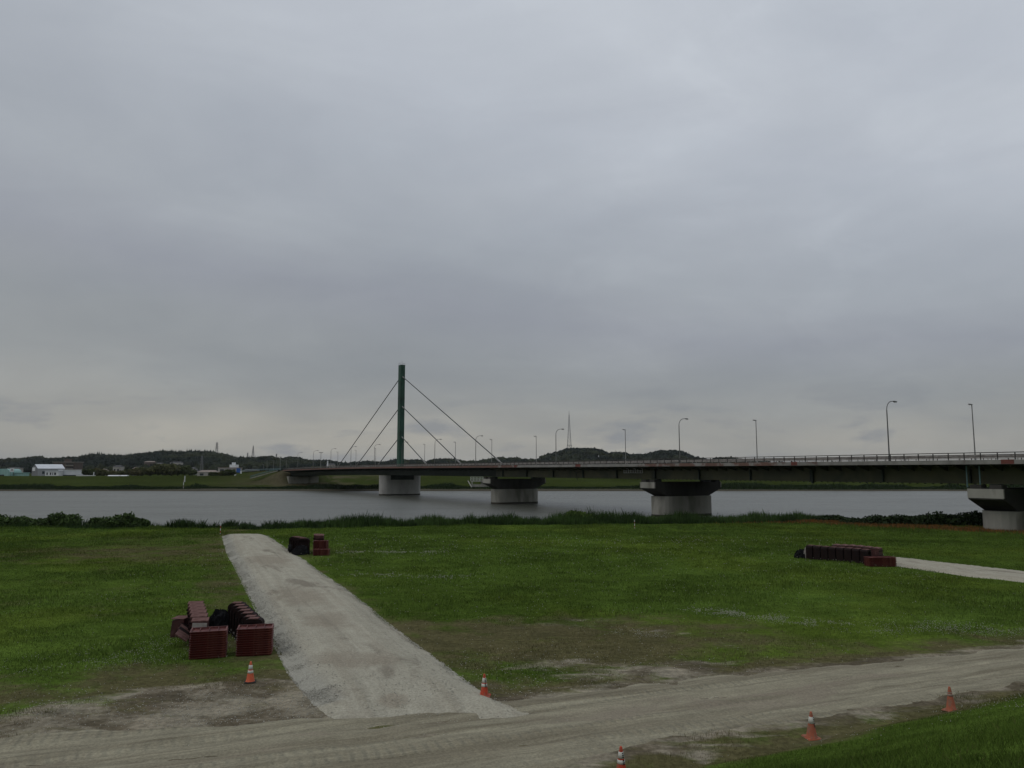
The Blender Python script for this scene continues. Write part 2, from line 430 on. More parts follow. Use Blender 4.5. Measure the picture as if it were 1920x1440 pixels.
def zones(x, y, raw=False):
    """bare soil, brown thin grass, orange dry grass, lush: each 0..1, broken by noise"""
    x_, y_ = x, y
    wx = (vnoise(x, y, .30, 141, 4) - .5) * 5.0; wy = (vnoise(x, y, .34, 147, 4) - .5) * 3.2
    n = vnoise(x, y, .35, 41, 5); n2 = vnoise(x, y, .12, 47, 4); n3 = vnoise(x * .5, y * 1.3, .9, 53, 4)

    def ell(cx, cy, rx, ry, rot=0.0):
        c, s = math.cos(rot), math.sin(rot)
        X = x + wx - cx; Y = y + wy - cy
        a = (X * c + Y * s) / rx; b = (-X * s + Y * c) / ry
        return np.clip(1.35 - np.sqrt(a * a + b * b), 0, 1)
    bare = np.zeros_like(x); brown = np.zeros_like(x)
    tilt = .38
    rs = road_side(x, y)
    # worn area in the middle of the field
    brown = np.maximum(brown, ell(2.0, 34.5, 11.5, 6.3, .18) * 1.1)
    brown = np.maximum(brown, ell(-4.0, 37, 5, 3, .3) * .9)
    for cx, cy, rx, ry, w in [(2.6, 39.0, 5.0, 2.0, .45), (.3, 36.9, 5.0, 1.6, .42), (7.2, 35.8, 1.8, .8, .45), (9.3, 33.6, 1.6, .7, .42),
                              (1.6, 30.4, 3.0, 1.1, .72), (5.0, 29.6, 5.0, 1.7, .8), (8, 30.6, 4, .8, .6), (-.3, 27.3, 1.6, .8, .5)]:
        bare = np.maximum(bare, ell(cx, cy, rx, ry, .22) * w)
    # verge of the dirt road
    bare = np.maximum(bare, sstep(-1.7, .1, rs) * .85 * (x > -3)); brown = np.maximum(brown, sstep(-4.6, -.5, rs) * .85)
    # trampled corner left of the gravel path
    bare = np.maximum(bare, ell(-8.4, 25.8, 5.2, 2.6, .18) * 1.0)
    bare = np.maximum(bare, ell(-13.5, 23.6, 7.0, 1.7, .16) * .9)
    brown = np.maximum(brown, ell(-10.5, 27.5, 9.0, 3.6, .2) * .95)
    brown = np.maximum(brown, ell(-21, 25.8, 11, 2.2, .22) * .9)
    lw = np.interp(x, [-30, -20, -15, -10, -5.5], [-.2, .0, .7, 2.4, 4.0]) + wy * .55 + (vnoise(x, y, 1.1, 149, 4) - .5) * 1.4; lf = (x < -4.6) | (y > 40)
    bare = np.maximum(bare, sstep(-lw - 1.3, -lw + 1.2, rs) * .95 * (x < -4.4)); brown = np.maximum(brown, sstep(-lw - 3.2, -lw + .3, rs) * (x < -4.4))
    # strip beside the path
    xl = np.interp(y, PL[:, 1], PL[:, 0]); dl = xl - x
    brown = np.maximum(brown, np.where((y > 28) & (y < 99), np.clip(1.25 - np.abs(dl - 1.2 + wx * .5) / 3.0, 0, 1) * (.35 + .6 * n2), 0))
    xr = np.interp(y, PR[:, 1], PR[:, 0])
    brown = np.maximum(brown, np.where((y > 25) & (y < 60), np.clip(1.1 - np.abs(x - xr) / 1.6, 0, 1) * .5, 0))
    # dull area of the left field
    brown = np.maximum(brown, ell(-32, 71, 20, 12, -.15) * .72)
    brown = np.maximum(brown, ell(-24, 48, 22, 22, 0) * .26)
    brown = np.maximum(brown, ell(-38, 88, 13, 10, 0) * .4)
    # toe of the near levee
    d = toe_d(x, y)
    brown = np.maximum(brown, np.clip(1 - np.abs(d + .1) / 2.3, 0, 1) * 1.0 * (d > -2.6))
    bare = np.maximum(bare, ell(3.6, 20.9, 3.3, .45, .42) * .9)
    bare = np.maximum(bare, ell(8.8, 23.1, 2.6, .25, .45) * .6)
    # under the bridge and towards the bank on the right: orange
    yo = np.interp(x, [28, 36, 42, 50, 58, 75], [114, 114, 112.5, 104, 97, 93])
    orange = np.clip(1.15 - np.abs(y - yo) / 3.6, 0, 1) * sstep(26, 38, x)
    bare = np.clip(bare, 0, 1); brown = np.clip(brown, 0, 1)
    if raw: return bare, brown, orange
    bare = sstep(.42, .80, bare * .75 + (n - .5) * .9 + (n3 - .5) * .75 + .05) * (bare > .02)
    brown = sstep(.22, .85, brown + (n2 - .5) * .7 + (n - .5) * .5) * (brown > .01)
    orange = np.clip(orange + (n - .5) * .8, 0, 1) * (orange > .01)
    lush = sstep(.35, .7, n2 * .6 + n * .4)
    return bare, brown, orange, lush


def ground_colour(x, y, herb_only=False):
    """albedo of the herb layer at a point"""
    b, w, o, l = zones(x, y)
    g1 = np.array([.064, .102, .018]); g2 = np.array([.080, .128, .023]); br = np.array([.108, .092, .045]); so = np.array([.225, .198, .142]); og = np.array([.17, .085, .028])
    m = vnoise(x, y, .05, 61, 3)[..., None]
    c = g1 + (g2 - g1) * l[..., None]
    c = c * (.82 + .36 * m)
    lump = vnoise(x, y * 1.4, .55, 63, 4)[..., None]; yl = sstep(.5, .72, vnoise(x, y, .11, 65, 4))[..., None]
    c = c * (.90 + .20 * sstep(.3, .7, lump)) * (1 + yl * np.array([.12, .04, -.05]))
    if not herb_only: c = c + (br - c) * (w * .85)[..., None]
    c = c + (og - c) * (o * .8)[..., None]
    if not herb_only: c = c + (so - c) * b[..., None]
    far = sstep(300, 340, y)[..., None]
    st = vnoise(x * .25, y * 1.2, .12, 67, 4)[..., None]
    fc_ = np.array([.036, .048, .013]) * (.6 + .4 * m + .5 * st)
    mud = (1 - sstep(342.5, 345.5, y))[..., None]
    fc_ = fc_ * (1 - mud) + mud * np.array([.085, .078, .062])
    rk = (np.exp(-((x - (-106)) / 34) ** 2) * sstep(352, 385, y) * sstep(.35, .6, vnoise(x, y, .15, 69, 4)))[..., None]
    fc_ = fc_ * (1 - rk * .7) + rk * .7 * np.array([.12, .098, .068])
    c = c * (1 - far) + far * fc_
    return c


# ------------------------------------------------------------------ ground sheet
def axis(parts):
    a = []
    for x0, x1, st in parts: a += list(np.arange(x0, x1, st))
    a.append(parts[-1][1]); return np.array(a)


def grid_mesh(name, xs, ys, hfun, m, colfun=None, smooth=True):
    X, Y = np.meshgrid(xs, ys); Z = hfun(X, Y)
    v = np.stack([X, Y, Z], -1).reshape(-1, 3); nx, ny = len(xs), len(ys)
    i = np.arange(nx - 1)[None, :] + np.arange(ny - 1)[:, None] * nx
    fc = np.stack([i, i + 1, i + 1 + nx, i + nx], -1).reshape(-1, 4)
    cols = colfun(X.ravel(), Y.ravel()) if colfun else None
    return np_mesh(name, v, fc, m, smooth=smooth, cols=cols)


def ground_mat():
    m = bpy.data.materials.new('meadow_soil'); m.use_nodes = True
    k = NT(m.node_tree); b = k.n['Principled BSDF']
    tc = k.new('ShaderNodeTexCoord').outputs['Object']
    a = k.new('ShaderNodeAttribute', attribute_name='Col').outputs['Color']
    zs = k.new('ShaderNodeSeparateColor'); k.l.new(k.new('ShaderNodeAttribute', attribute_name='Zone').outputs['Color'], zs.inputs[0])
    nb = k.noise(k.mapping(tc, (.6, 1.5, 1), rot=(0, 0, R(-16))), .9, 8, .68, .5)
    nb2 = k.noise(tc, .45, 7, .65, .4)
    fb = k.math('ADD', k.math('MULTIPLY', zs.outputs[1], .82), k.math('MULTIPLY', k.math('SUBTRACT', nb2, .5), 1.9))
    a = k.mix(k.ramp(fb, [(.30, (0,)*3), (.72, (.92,)*3)]), a, k.mix(nb, (.128, .108, .062), (.085, .078, .036)))
    ff = k.math('ADD', k.math('MULTIPLY', zs.outputs[0], .85), k.math('MULTIPLY', k.math('SUBTRACT', nb, .5), 1.7))
    soil = k.mix(k.ramp(nb2, [(.44, (0,)*3), (.58, (1,)*3)]), (.27, .24, .185), (.125, .105, .075))
    a = k.mix(k.math('MULTIPLY', k.ramp(ff, [(.36, (0,)*3), (.68, (1,)*3)]), k.ramp(zs.outputs[0], [(.02, (0,)*3), (.2, (1,)*3)])), a, soil)
    n = k.noise(tc, 5.0, 6, .7); n2 = k.noise(tc, .6, 5, .65); n3 = k.noise(k.mapping(tc, (.5, 1.6, 1)), 1.6, 5, .7)
    c = k.mix(1.0, a, k.ramp(n, [(.3, (.6,)*3), (.7, (1.35,)*3)]), 'MULTIPLY')
    c = k.mix(1.0, c, k.ramp(n2, [(.3, (.8, .82, .8)), (.7, (1.15, 1.13, 1.1))]), 'MULTIPLY')
    c = k.mix(1.0, c, k.ramp(n3, [(.35, (.82,)*3), (.65, (1.14,)*3)]), 'MULTIPLY')
    k.l.new(c, b.inputs['Base Color']); b.inputs['Roughness'].default_value = 1; b.inputs['Specular IOR Level'].default_value = 0
    bn = k.new('ShaderNodeBump'); bn.inputs['Strength'].default_value = .7; bn.inputs['Distance'].default_value = .08
    k.l.new(n, bn.inputs['Height']); k.l.new(bn.outputs[0], b.inputs['Normal'])
    return m


def zone_attr(o, X, Y):
    b, w, _ = zones(X, Y, raw=True)
    ca = o.data.color_attributes.new('Zone', 'FLOAT_COLOR', 'POINT'); a = np.ones((len(X), 4), dtype=np.float32)
    a[:, 0] = b; a[:, 1] = w * (Y < 130); a[:, 2] = 0; ca.data.foreach_set('color', a.ravel())


xs = axis([(-7000, -1500, 700), (-1500, -400, 80), (-400, -120, 10), (-120, -46, 1.2), (-46, 40, .32), (40, 100, .8), (100, 400, 10), (400, 1500, 80), (1500, 7000, 700)])
ys = axis([(-300, -20, 20), (-20, 6, 1.5), (6, 46, .3), (46, 100, .7), (100, 122, .45), (122, 330, 12), (330, 352, 1.0), (352, 396, 4), (396, 452, 1.5), (452, 700, 8), (700, 1500, 60), (1500, 9000, 800)])
M['ground'] = ground_mat()
ground = tag(grid_mesh('ground', xs, ys, terrain, M['ground'], lambda x, y: ground_colour(x, y, True)), kind='structure')
_X, _Y = np.meshgrid(xs, ys); zone_attr(ground, _X.ravel(), _Y.ravel())


# river
def water_mat():
    m = bpy.data.materials.new('river_water'); m.use_nodes = True
    k = NT(m.node_tree); b = k.n['Principled BSDF']
    tc = k.new('ShaderNodeTexCoord').outputs['Object']
    b.inputs['Base Color'].default_value = (.095, .098, .082, 1)
    b.inputs['Roughness'].default_value = .30; b.inputs['IOR'].default_value = 1.33
    v = k.mapping(tc, (.35, 1.0, 1), rot=(0, 0, R(-14)))
    n1 = k.noise(v, .55, 5, .62, .3); n2 = k.noise(k.mapping(tc, (.02, .05, 1)), 1, 3, .5)
    amp = k.ramp(n2, [(.35, (.5,)*3), (.65, (1.0,)*3)])
    h = k.math('MULTIPLY', n1, amp)
    bn = k.new('ShaderNodeBump'); bn.inputs['Strength'].default_value = 1.0; bn.inputs['Distance'].default_value = 1.0
    k.l.new(h, bn.inputs['Height']); k.l.new(bn.outputs[0], b.inputs['Normal'])
    return m


MB().add([(-3000, 90, 0), (3000, 90, 0), (3000, 345, 0), (-3000, 345, 0)], [(0, 1, 2, 3)]).build('river_water', water_mat())
tag(bpy.data.objects['river_water'], kind='structure')


# ------------------------------------------------------------------ dirt road and gravel paths (raised strips that dip under the ground at their edges)
def road_mat(name, c1, c2, track, speck, stretch_rot, streak=1.0):
    m = bpy.data.materials.new(name); m.use_nodes = True
    k = NT(m.node_tree); b = k.n['Principled BSDF']
    tc = k.new('ShaderNodeTexCoord').outputs['Object']
    v = k.mapping(tc, (1, 1, 1), rot=(0, 0, -stretch_rot))
    vs = k.mapping(v, (.07, 1.3, 1))
    n1 = k.noise(vs, 1.2, 5, .6, .4); n2 = k.noise(tc, 1.1, 6, .65, .3); n3 = k.noise(tc, 14, 4, .7)
    vs2 = k.mapping(v, (.35, .9, 1), loc=(4, 9, 0))
    n4 = k.noise(vs2, .55, 5, .62, .6)
    c = k.ramp(n2, [(.32, c1), (.68, c2)])
    c = k.mix(k.ramp(n1, [(.46, (0,)*3), (.60, (.9 * streak,)*3)]), c, track)
    n6 = k.noise(k.mapping(v, (.22, 2.6, 1), loc=(1, 5, 0)), 1.3, 6, .65, .5)
    c = k.mix(1.0, c, k.ramp(n6, [(.35, tuple(1 - q * streak for q in (.20, .21, .22))), (.65, tuple(1 + q * streak for q in (.16, .15, .14)))]), 'MULTIPLY')
    c = k.mix(k.ramp(n4, [(.56, (0,)*3), (.66, (.7,)*3)]), c, speck)
    zs = k.new('ShaderNodeSeparateColor'); k.l.new(k.new('ShaderNodeAttribute', attribute_name='Col').outputs['Color'], zs.inputs[0])
    fz = k.math('ADD', k.math('MULTIPLY', zs.outputs[0], .8), k.math('MULTIPLY', k.math('SUBTRACT', k.noise(tc, .9, 7, .65, .5), .5), 1.2))
    c = k.mix(k.ramp(fz, [(.36, (0,)*3), (.74, (.75,)*3)]), c, tuple(q * 1.0 for q in track))
    c = k.mix(k.math('MULTIPLY', zs.outputs[1], .8), c, (.32, .31, .265))
    c = k.mix(1.0, c, k.ramp(n3, [(.3, (.72,)*3), (.7, (1.22,)*3)]), 'MULTIPLY')
    k.l.new(c, b.inputs['Base Color']); b.inputs['Roughness'].default_value = .95; b.inputs['Specular IOR Level'].default_value = .1
    # tyre tread: waves across the direction of travel, broken up
    wv = k.new('ShaderNodeTexWave', wave_type='BANDS', bands_direction='X'); wv.inputs['Scale'].default_value = .95
    wv.inputs['Distortion'].default_value = 2.5; wv.inputs['Detail'].default_value = 3; k.l.new(v, wv.inputs['Vector'])
    tm = k.ramp(k.noise(k.mapping(v, (.06, 1.3, 1), loc=(2, 3, 0)), 1.0, 3, .5), [(.5, (0,)*3), (.6, (1,)*3)])
    hgt = k.math('ADD', k.math('ADD', k.math('MULTIPLY', n1, .8), k.math('MULTIPLY', n3, .35)), k.math('MULTIPLY', k.math('MULTIPLY', wv.outputs['Fac'], tm), .85))
    bn = k.new('ShaderNodeBump'); bn.inputs['Strength'].default_value = .8; bn.inputs['Distance'].default_value = .10
    k.l.new(hgt, bn.inputs['Height']); k.l.new(bn.outputs[0], b.inputs['Normal'])
    return m


def strip(name, xs_, ys_, side, crown, edge, m, jit, extra=None):
    X, Y = np.meshgrid(xs_, ys_)
    d = side(X, Y) + (vnoise(X, Y, .8, 71, 5) - .5) * jit
    keep = d > -.8
    base = terrain(X, Y)
    Z = base + np.clip(d / edge, -1, 1) * crown + (vnoise(X, Y, 1.3, 77, 4) - .5) * (.05 if name == 'road' else .022)
    if extra is not None: Z = Z + extra(X, Y, d)
    nx, ny = len(xs_), len(ys_)
    i = (np.arange(nx - 1)[None, :] + np.arange(ny - 1)[:, None] * nx)
    kf = keep[:-1, :-1] & keep[1:, :-1] & keep[:-1, 1:] & keep[1:, 1:]
    fc = np.stack([i, i + 1, i + 1 + nx, i + nx], -1)[kf]
    v = np.stack([X, Y, Z], -1).reshape(-1, 3)
    used = np.unique(fc); mp = np.full(len(v), -1); mp[used] = np.arange(len(used))
    zc_ = np.zeros((len(used), 3)); ux, uy = v[used, 0], v[used, 1]
    if name == 'path' and ux.mean() < 10:
        for px_, py_, rx, ry in ((505, 1052, 2.6, 5.5), (560, 1120, 2.2, 4.5), (610, 1165, 1.8, 3), (700, 1240, 1.3, 1.5), (740, 1305, .7, .8), (640, 1240, 1.5, 2)):
            cx, cy = ground_pt(px_, py_, 1.9); q = np.sqrt(((ux - cx + (uy - cy) * .4) / rx) ** 2 + ((uy - cy) / ry) ** 2); zc_[:, 0] = np.maximum(zc_[:, 0], np.clip(1.3 - q, 0, 1))
    zc_[:, 1] = (1 - sstep(.5, 1.1, ux - np.interp(uy, PL[:, 1], PL[:, 0]))) * (name == 'path') * (uy > 25)
    o = np_mesh(name, v[used], mp[fc], m, smooth=True, cols=zc_)
    return tag(o, kind='structure')


def ruts(X, Y, d):
    ym = (np.interp(X, RN[:, 0], RN[:, 1]) + np.interp(X, RS[:, 0], RS[:, 1])) / 2
    q = (Y - ym) * .9 + (vnoise(X, Y * 0, .12, 81, 2) - .5) * 1.2
    r = 0
    for c in (-1.9, -.9, .5, 1.5): r = r - .045 * np.exp(-((q - c) / .2) ** 2)
    return r * sstep(-.2, .8, d)


M['dirt'] = road_mat('pale_dirt_road', (.305, .283, .205), (.248, .228, .165), (.198, .177, .125), (.24, .205, .155), .38)
M['gravel'] = road_mat('pale_crushed_gravel', (.405, .382, .305), (.345, .322, .255), (.27, .235, .18), (.18, .155, .12), R(113), .32)
strip('road', axis([(-60, -34, 1.2), (-34, 30, .22), (30, 90, 1.2)]), axis([(-8, 12, 1), (12, 38, .2), (38, 66, 1.0)]), road_side, .05, .5, M['dirt'], .9, ruts)


def path_extra(X, Y, d):
    return .05 * sstep(0, 1.5, d) - .03 * np.exp(-((d - 1.2) / .25) ** 2)


_st = strip
gp = _st('path', axis([(-36, 3, .24)]), axis([(22.6, 90.2, .24)]),
         lambda x, y: np.minimum(np.minimum(path_side(x, y), (89.0 - y) * .8), (y - 23.75 - .06 * (x + 3)) * .32), .30, 1.0, M['gravel'], .45, path_extra)
gp2 = _st('path', axis([(26, 72, .3)]), axis([(14, 70, .3)]), path2_side, .22, .7, M['gravel'], .5)


# ------------------------------------------------------------------ bridge
def B(s, t, h): return (BX0 + s * UX + t * NX, BY0 + s * UY + t * NY, h)


def H(s):
    return 9.75 - (4.3e-5 * (20 - s) ** 2 if s < 20 else 0)


S0, S1 = -139.0, 322.0
PIERS = [0, 84, 150.3, 214.0, 279]
bridge = empty('bridge', B(0, 0, 0), 'long low road bridge with one green pylon and six stay cables crossing the river', 'bridge')
inv = Vector(bridge.location)


def bpart(mb, name, m, parent=None, smooth=False, cols=None):
    mb.xform(lambda p: (p[0] - inv.x, p[1] - inv.y, p[2] - inv.z))
    return mb.build(name, m, parent or bridge, smooth)


def beam(mb, s0, s1, step, t0, t1, dz0, dz1, gap=0.0):
    """box following the deck line between offsets dz0..dz1 over H(s)"""
    n = max(1, int(round((s1 - s0) / step))); ss = [s0 + (s1 - s0) * i / n for i in range(n + 1)]
    for a, b in zip(ss[:-1], ss[1:]):
        p = []
        for dz in (dz0, dz1):
            p += [B(a, t0, H(a) + dz), B(b, t0, H(b) + dz), B(b, t1, H(b) + dz), B(a, t1, H(a) + dz)]
        mb.hexa([p[0], p[3], p[2], p[1], p[4], p[7], p[6], p[5]])
    return mb


def sbeam(s0, s1, step, t0, t1, dz0, dz1):
    """continuous swept box without inner faces"""
    n = max(1, int(round((s1 - s0) / step))); mb = MB(); vs = []; fs = []
    for i in range(n + 1):
        s = s0 + (s1 - s0) * i / n
        vs += [B(s, t0, H(s) + dz0), B(s, t1, H(s) + dz0), B(s, t1, H(s) + dz1), B(s, t0, H(s) + dz1)]
    for i in range(n):
        for j in range(4): fs.append((i * 4 + j, i * 4 + (j + 1) % 4, (i + 1) * 4 + (j + 1) % 4, (i + 1) * 4 + j))
    fs += [(3, 2, 1, 0), tuple(n * 4 + j for j in range(4))]
    return mb.add(vs, fs)


bpart(sbeam(S0, S1, 12, -9.1, 9.1, .02, .33), 'deck_slab', M['concrete'])
bpart(sbeam(S0, S1, 12, -8.6, 8.6, .335, .36), 'carriageway', M['asphalt'])
for t0, t1 in ((9.1, 9.5), (-9.5, -9.1)):
    mb = sbeam(S0, S1, 4, t0, t1, 0, .54)
    o = bpart(mb, 'kerb_beam', M['fascia'])
    ca = o.data.color_attributes.new('Col', 'FLOAT_COLOR', 'POINT')
    for i, v in enumerate(o.data.vertices):
        s = (v.co.x * UX + v.co.y * UY)
        w = float(np.interp(s, [60, 90, 105, 135, 160, 190, 200], [.55, .32, .12, .05, .22, .10, -.05])); ca.data[i].color = (w, w, w, 1)
# a few rust-red blocks on the kerb face
M['rust'] = mat('rust_red_paint', (.17, .055, .045), (.11, .045, .035), 2, .85)
for s, w in ((185.5, 1.2), (216.5, 1.5), (100, 1.4), (127, 2)):
    bpart(MB().hexa([B(s, 9.505, H(s) + .02), B(s + w, 9.505, H(s) + .02), B(s + w, 9.3, H(s) + .02), B(s, 9.3, H(s) + .02),
             B(s, 9.515, H(s) + .56), B(s + w, 9.515, H(s) + .56), B(s + w, 9.3, H(s) + .56), B(s, 9.3, H(s) + .56)]), 'rusted_joint_cover', M['rust'])


# railings
for side in (1, -1):
    t = 9.3 * side
    rl = bpart(sbeam(S0, S1, 8, t - .05, t + .05, 1.36, 1.46).add(*((lambda q: (q.v, q.f))(sbeam(S0, S1, 8, t - .03, t + .03, 1.13, 1.19))))
               .add(*((lambda q: (q.v, q.f))(sbeam(S0, S1, 8, t - .03, t + .03, .90, .96)))), 'railing', M['rail'])
    if side == 1:
        def post_mesh(s):
            return MB().hexa([B(s, t - .05, H(s) + .545), B(s + .1, t - .05, H(s) + .545), B(s + .1, t + .05, H(s) + .545), B(s, t + .05, H(s) + .545),
                              B(s, t - .05, H(s) + 1.355), B(s + .1, t - .05, H(s) + 1.355), B(s + .1, t + .05, H(s) + 1.355), B(s, t + .05, H(s) + 1.355)])
        nearp = [230 - i * 2.0 for i in range(100)]
        p0 = bpart(post_mesh(nearp[0]), 'railing_post', M['rail'], rl)
        for s in nearp[1:]:
            c = p0.copy(); C.objects.link(c); c.parent = rl
            ds = s - nearp[0]; c.location = (UX * ds, UY * ds, H(s) - H(nearp[0]))
        rest = MB()
        for s in list(np.arange(232, S1, 2.0)) + list(np.arange(nearp[-1] - 2, S0, -2.0)):
            q = post_mesh(float(s)); rest.add(q.v, q.f)
        bpart(rest, 'railing_post', M['rail'], rl)['kind'] = 'stuff'
    else:
        rest = MB()
        for s in np.arange(S0 + 1, S1, 2.0):
            q = post_mesh(float(s)); rest.add([(p[0] - 2 * 9.3 * NX, p[1] - 2 * 9.3 * NY, p[2]) for p in q.v], q.f)
        bpart(rest, 'railing_post', M['rail'], rl)['kind'] = 'stuff'
# guard rails between footway and carriageway
for t in (7.0, -7.0):
    g = sbeam(S0, S1, 8, t - .04, t + .04, .98, 1.22)
    for s in np.arange(S0 + 1, S1, 4.0):
        g.hexa([B(s, t - .06, H(s) + .365), B(s + .12, t - .06, H(s) + .365), B(s + .12, t - .045, H(s) + .365), B(s, t - .045, H(s) + .365),
                B(s, t - .06, H(s) + 1.2), B(s + .12, t - .06, H(s) + 1.2), B(s + .12, t - .045, H(s) + 1.2), B(s, t - .045, H(s) + 1.2)])
    bpart(g, 'guard_rail', M['guard'])

# girders
JO = 85.0
for t in (6.1, -6.1):
    g = sbeam(JO, S1, 12, t - .22, t + .22, -2.38, .0)
    gg = bpart(g, 'plate_girder', M['olive_steel'])
    fl = sbeam(JO, S1, 12, t - .42, t + .42, -2.44, -2.385)
    bpart(fl, 'flange', M['olive_steel'], gg)
    sgn = 1 if t > 0 else -1
    for s in np.arange(JO + 4, S1, 12.2):
        bpart(MB().hexa([B(s, t + sgn * .222, H(s) - 2.38), B(s + .18, t + sgn * .222, H(s) - 2.38), B(s + .18, t + sgn * .6, H(s) - 2.38), B(s, t + sgn * .6, H(s) - 2.38),
                 B(s, t + sgn * .222, H(s) - .6), B(s + .18, t + sgn * .222, H(s) - .6), B(s + .18, t + sgn * .6, H(s) - .6), B(s, t + sgn * .6, H(s) - .6)]), 'stiffener', M['dark_steel'], gg)
    bl = MB()
    for s in np.arange(JO + 1, S1, 1.1):
        bl.box(-.07, .07, -.07, .07, 0, .10).v[-8:] = [B(s + a, t + b, H(s) - 2.54 + c) for a, b, c in
            [(-.12, -.1, 0), (.12, -.1, 0), (.12, .1, 0), (-.12, .1, 0), (-.12, -.1, .1), (.12, -.1, .1), (.12, .1, .1), (-.12, .1, .1)]]
    bpart(bl, 'flange_bracket', M['dark_steel'], gg)['kind'] = 'stuff'
# box girder of the stayed spans (trapezoid)
vs = []; fs = []; n = 24
for i in range(n + 1):
    s = S0 + (JO - .1 - S0) * i / n
    vs += [B(s, 5.9, H(s)), B(s, 5.0, H(s) - 2.45), B(s, -5.0, H(s) - 2.45), B(s, -5.9, H(s))]
for i in range(n):
    for j in range(4): fs.append((i * 4 + j, i * 4 + (j + 1) % 4, (i + 1) * 4 + (j + 1) % 4, (i + 1) * 4 + j))
fs += [(3, 2, 1, 0), tuple(n * 4 + j for j in range(4))]
bpart(MB().add(vs, fs), 'box_girder', M['dark_steel'])
# cantilever brackets under the near and far footway
def bracket(s, sg=1, t0=6.34):
    a = [(t0 * sg, -.05), (9.0 * sg, -.05), (9.0 * sg, -.22), (t0 * sg, -.85)]
    p = [B(s, t, H(s) + h) for t, h in a] + [B(s + .16, t, H(s) + h) for t, h in a]
    return MB().add(p, [(0, 1, 2, 3), (7, 6, 5, 4), (0, 4, 5, 1), (1, 5, 6, 2), (2, 6, 7, 3), (3, 7, 4, 0)])
b0s = 231.0
b0 = bpart(bracket(b0s), 'footway_bracket', M['olive_steel'])
lst = [b0s - 2.3 * i for i in range(1, 64)]
for s in lst:
    c = b0.copy(); C.objects.link(c); c.parent = bridge; ds = s - b0s
    c.location = (UX * ds, UY * ds, H(s) - H(b0s))
rest = MB()
for s in np.arange(JO + 1, S1, 2.3):
    q = bracket(float(s), -1); rest.add(q.v, q.f)
for s in np.arange(b0s + 2.3, S1, 2.3):
    q = bracket(float(s), 1); rest.add(q.v, q.f)
for s in np.arange(S0 + 1, JO, 3.2):
    for sg in (1, -1):
        q = bracket(float(s), sg, 5.95); rest.add(q.v, q.f)
bpart(rest, 'footway_bracket', M['dark_steel'])['kind'] = 'stuff'
# fascia pipe running below the kerb
bpart(sbeam(JO, S1, 12, 8.2, 8.34, -.16, -.04), 'service_pipe', M['dark_steel'])


def stadium(L, T, n=10):
    """outline in (s,t): long axis across the bridge"""
    pts = []; r = T / 2; hl = L / 2 - r
    for i in range(n + 1):
        a = math.pi * i / n; pts.append((r * math.cos(a), hl + r * math.sin(a)))
    for i in range(n + 1):
        a = math.pi + math.pi * i / n; pts.append((r * math.cos(a), -hl + r * math.sin(a)))
    return pts


def loft(s0, rings):
    """rings: list of (outline, h)"""
    n = len(rings[0][0]); vs = []; fs = []
    for ol, h in rings: vs += [B(s0 + a, b, h) for a, b in ol]
    for j in range(len(rings) - 1):
        for i in range(n): fs.append((j * n + i, j * n + (i + 1) % n, (j + 1) * n + (i + 1) % n, (j + 1) * n + i))
    fs += [tuple(range(n - 1, -1, -1)), tuple(range((len(rings) - 1) * n, len(rings) * n))]
    return MB().add(vs, fs)


def bx(mb, s0, s1, t0, t1, h0, h1):
    return mb.hexa([B(s0, t0, h0), B(s0, t1, h0), B(s1, t1, h0), B(s1, t0, h0), B(s0, t0, h1), B(s0, t1, h1), B(s1, t1, h1), B(s1, t0, h1)])


for s0 in PIERS[1:]:
    col = bpart(loft(s0, [(stadium(14.1, 4.9), -3.0), (stadium(14.1, 4.9), 4.0)]), 'pier', M['concrete'])
    bpart(loft(s0, [(stadium(14.16, 4.96), -1.0), (stadium(14.16, 4.96), .5)]), 'tide_mark', M['waterline'], col) if s0 < 200 else None
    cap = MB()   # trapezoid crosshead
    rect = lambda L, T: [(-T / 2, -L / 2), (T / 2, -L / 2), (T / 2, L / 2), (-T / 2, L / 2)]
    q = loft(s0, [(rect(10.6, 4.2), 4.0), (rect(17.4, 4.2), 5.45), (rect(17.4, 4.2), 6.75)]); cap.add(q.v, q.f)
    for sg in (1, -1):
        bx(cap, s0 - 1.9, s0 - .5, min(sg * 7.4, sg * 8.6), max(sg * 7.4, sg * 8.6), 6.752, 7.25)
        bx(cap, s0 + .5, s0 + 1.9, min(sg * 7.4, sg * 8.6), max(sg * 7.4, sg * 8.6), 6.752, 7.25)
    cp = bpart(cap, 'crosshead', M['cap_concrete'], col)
    bk = MB()
    for sg in (1, -1): bx(bk, s0 - 2.15, s0 + 2.15, min(sg * 8.5, sg * 8.76), max(sg * 8.5, sg * 8.76), 5.6, 6.74)
    bpart(bk.__class__().add(bk.v[:8], bk.f[:6]), 'end_block', M['concrete'], cp); bpart(MB().add(bk.v[8:], [tuple(q - 8 for q in fc_) for fc_ in bk.f[6:]]), 'end_block', M['concrete'], cp)
    for sg in (1, -1):
        bpart(bx(MB(), s0 - .6, s0 + .6, sg * 6.1 - .5, sg * 6.1 + .5, 6.76, 7.29), 'bearing', M['dark_steel'], cp)
    bpart(bx(MB(), s0 - .5, s0 + .5, -5.6, 5.6, 7.35, 9.5), 'cross_frame', M['dark_steel'])
# cross frames between the girders
mb = MB()
for s in np.arange(JO + 8, S1, 12.2): bx(mb, s, s + .2, -5.8, 5.8, 7.9, 9.6)
bpart(mb, 'floor_beam', M['dark_steel'])
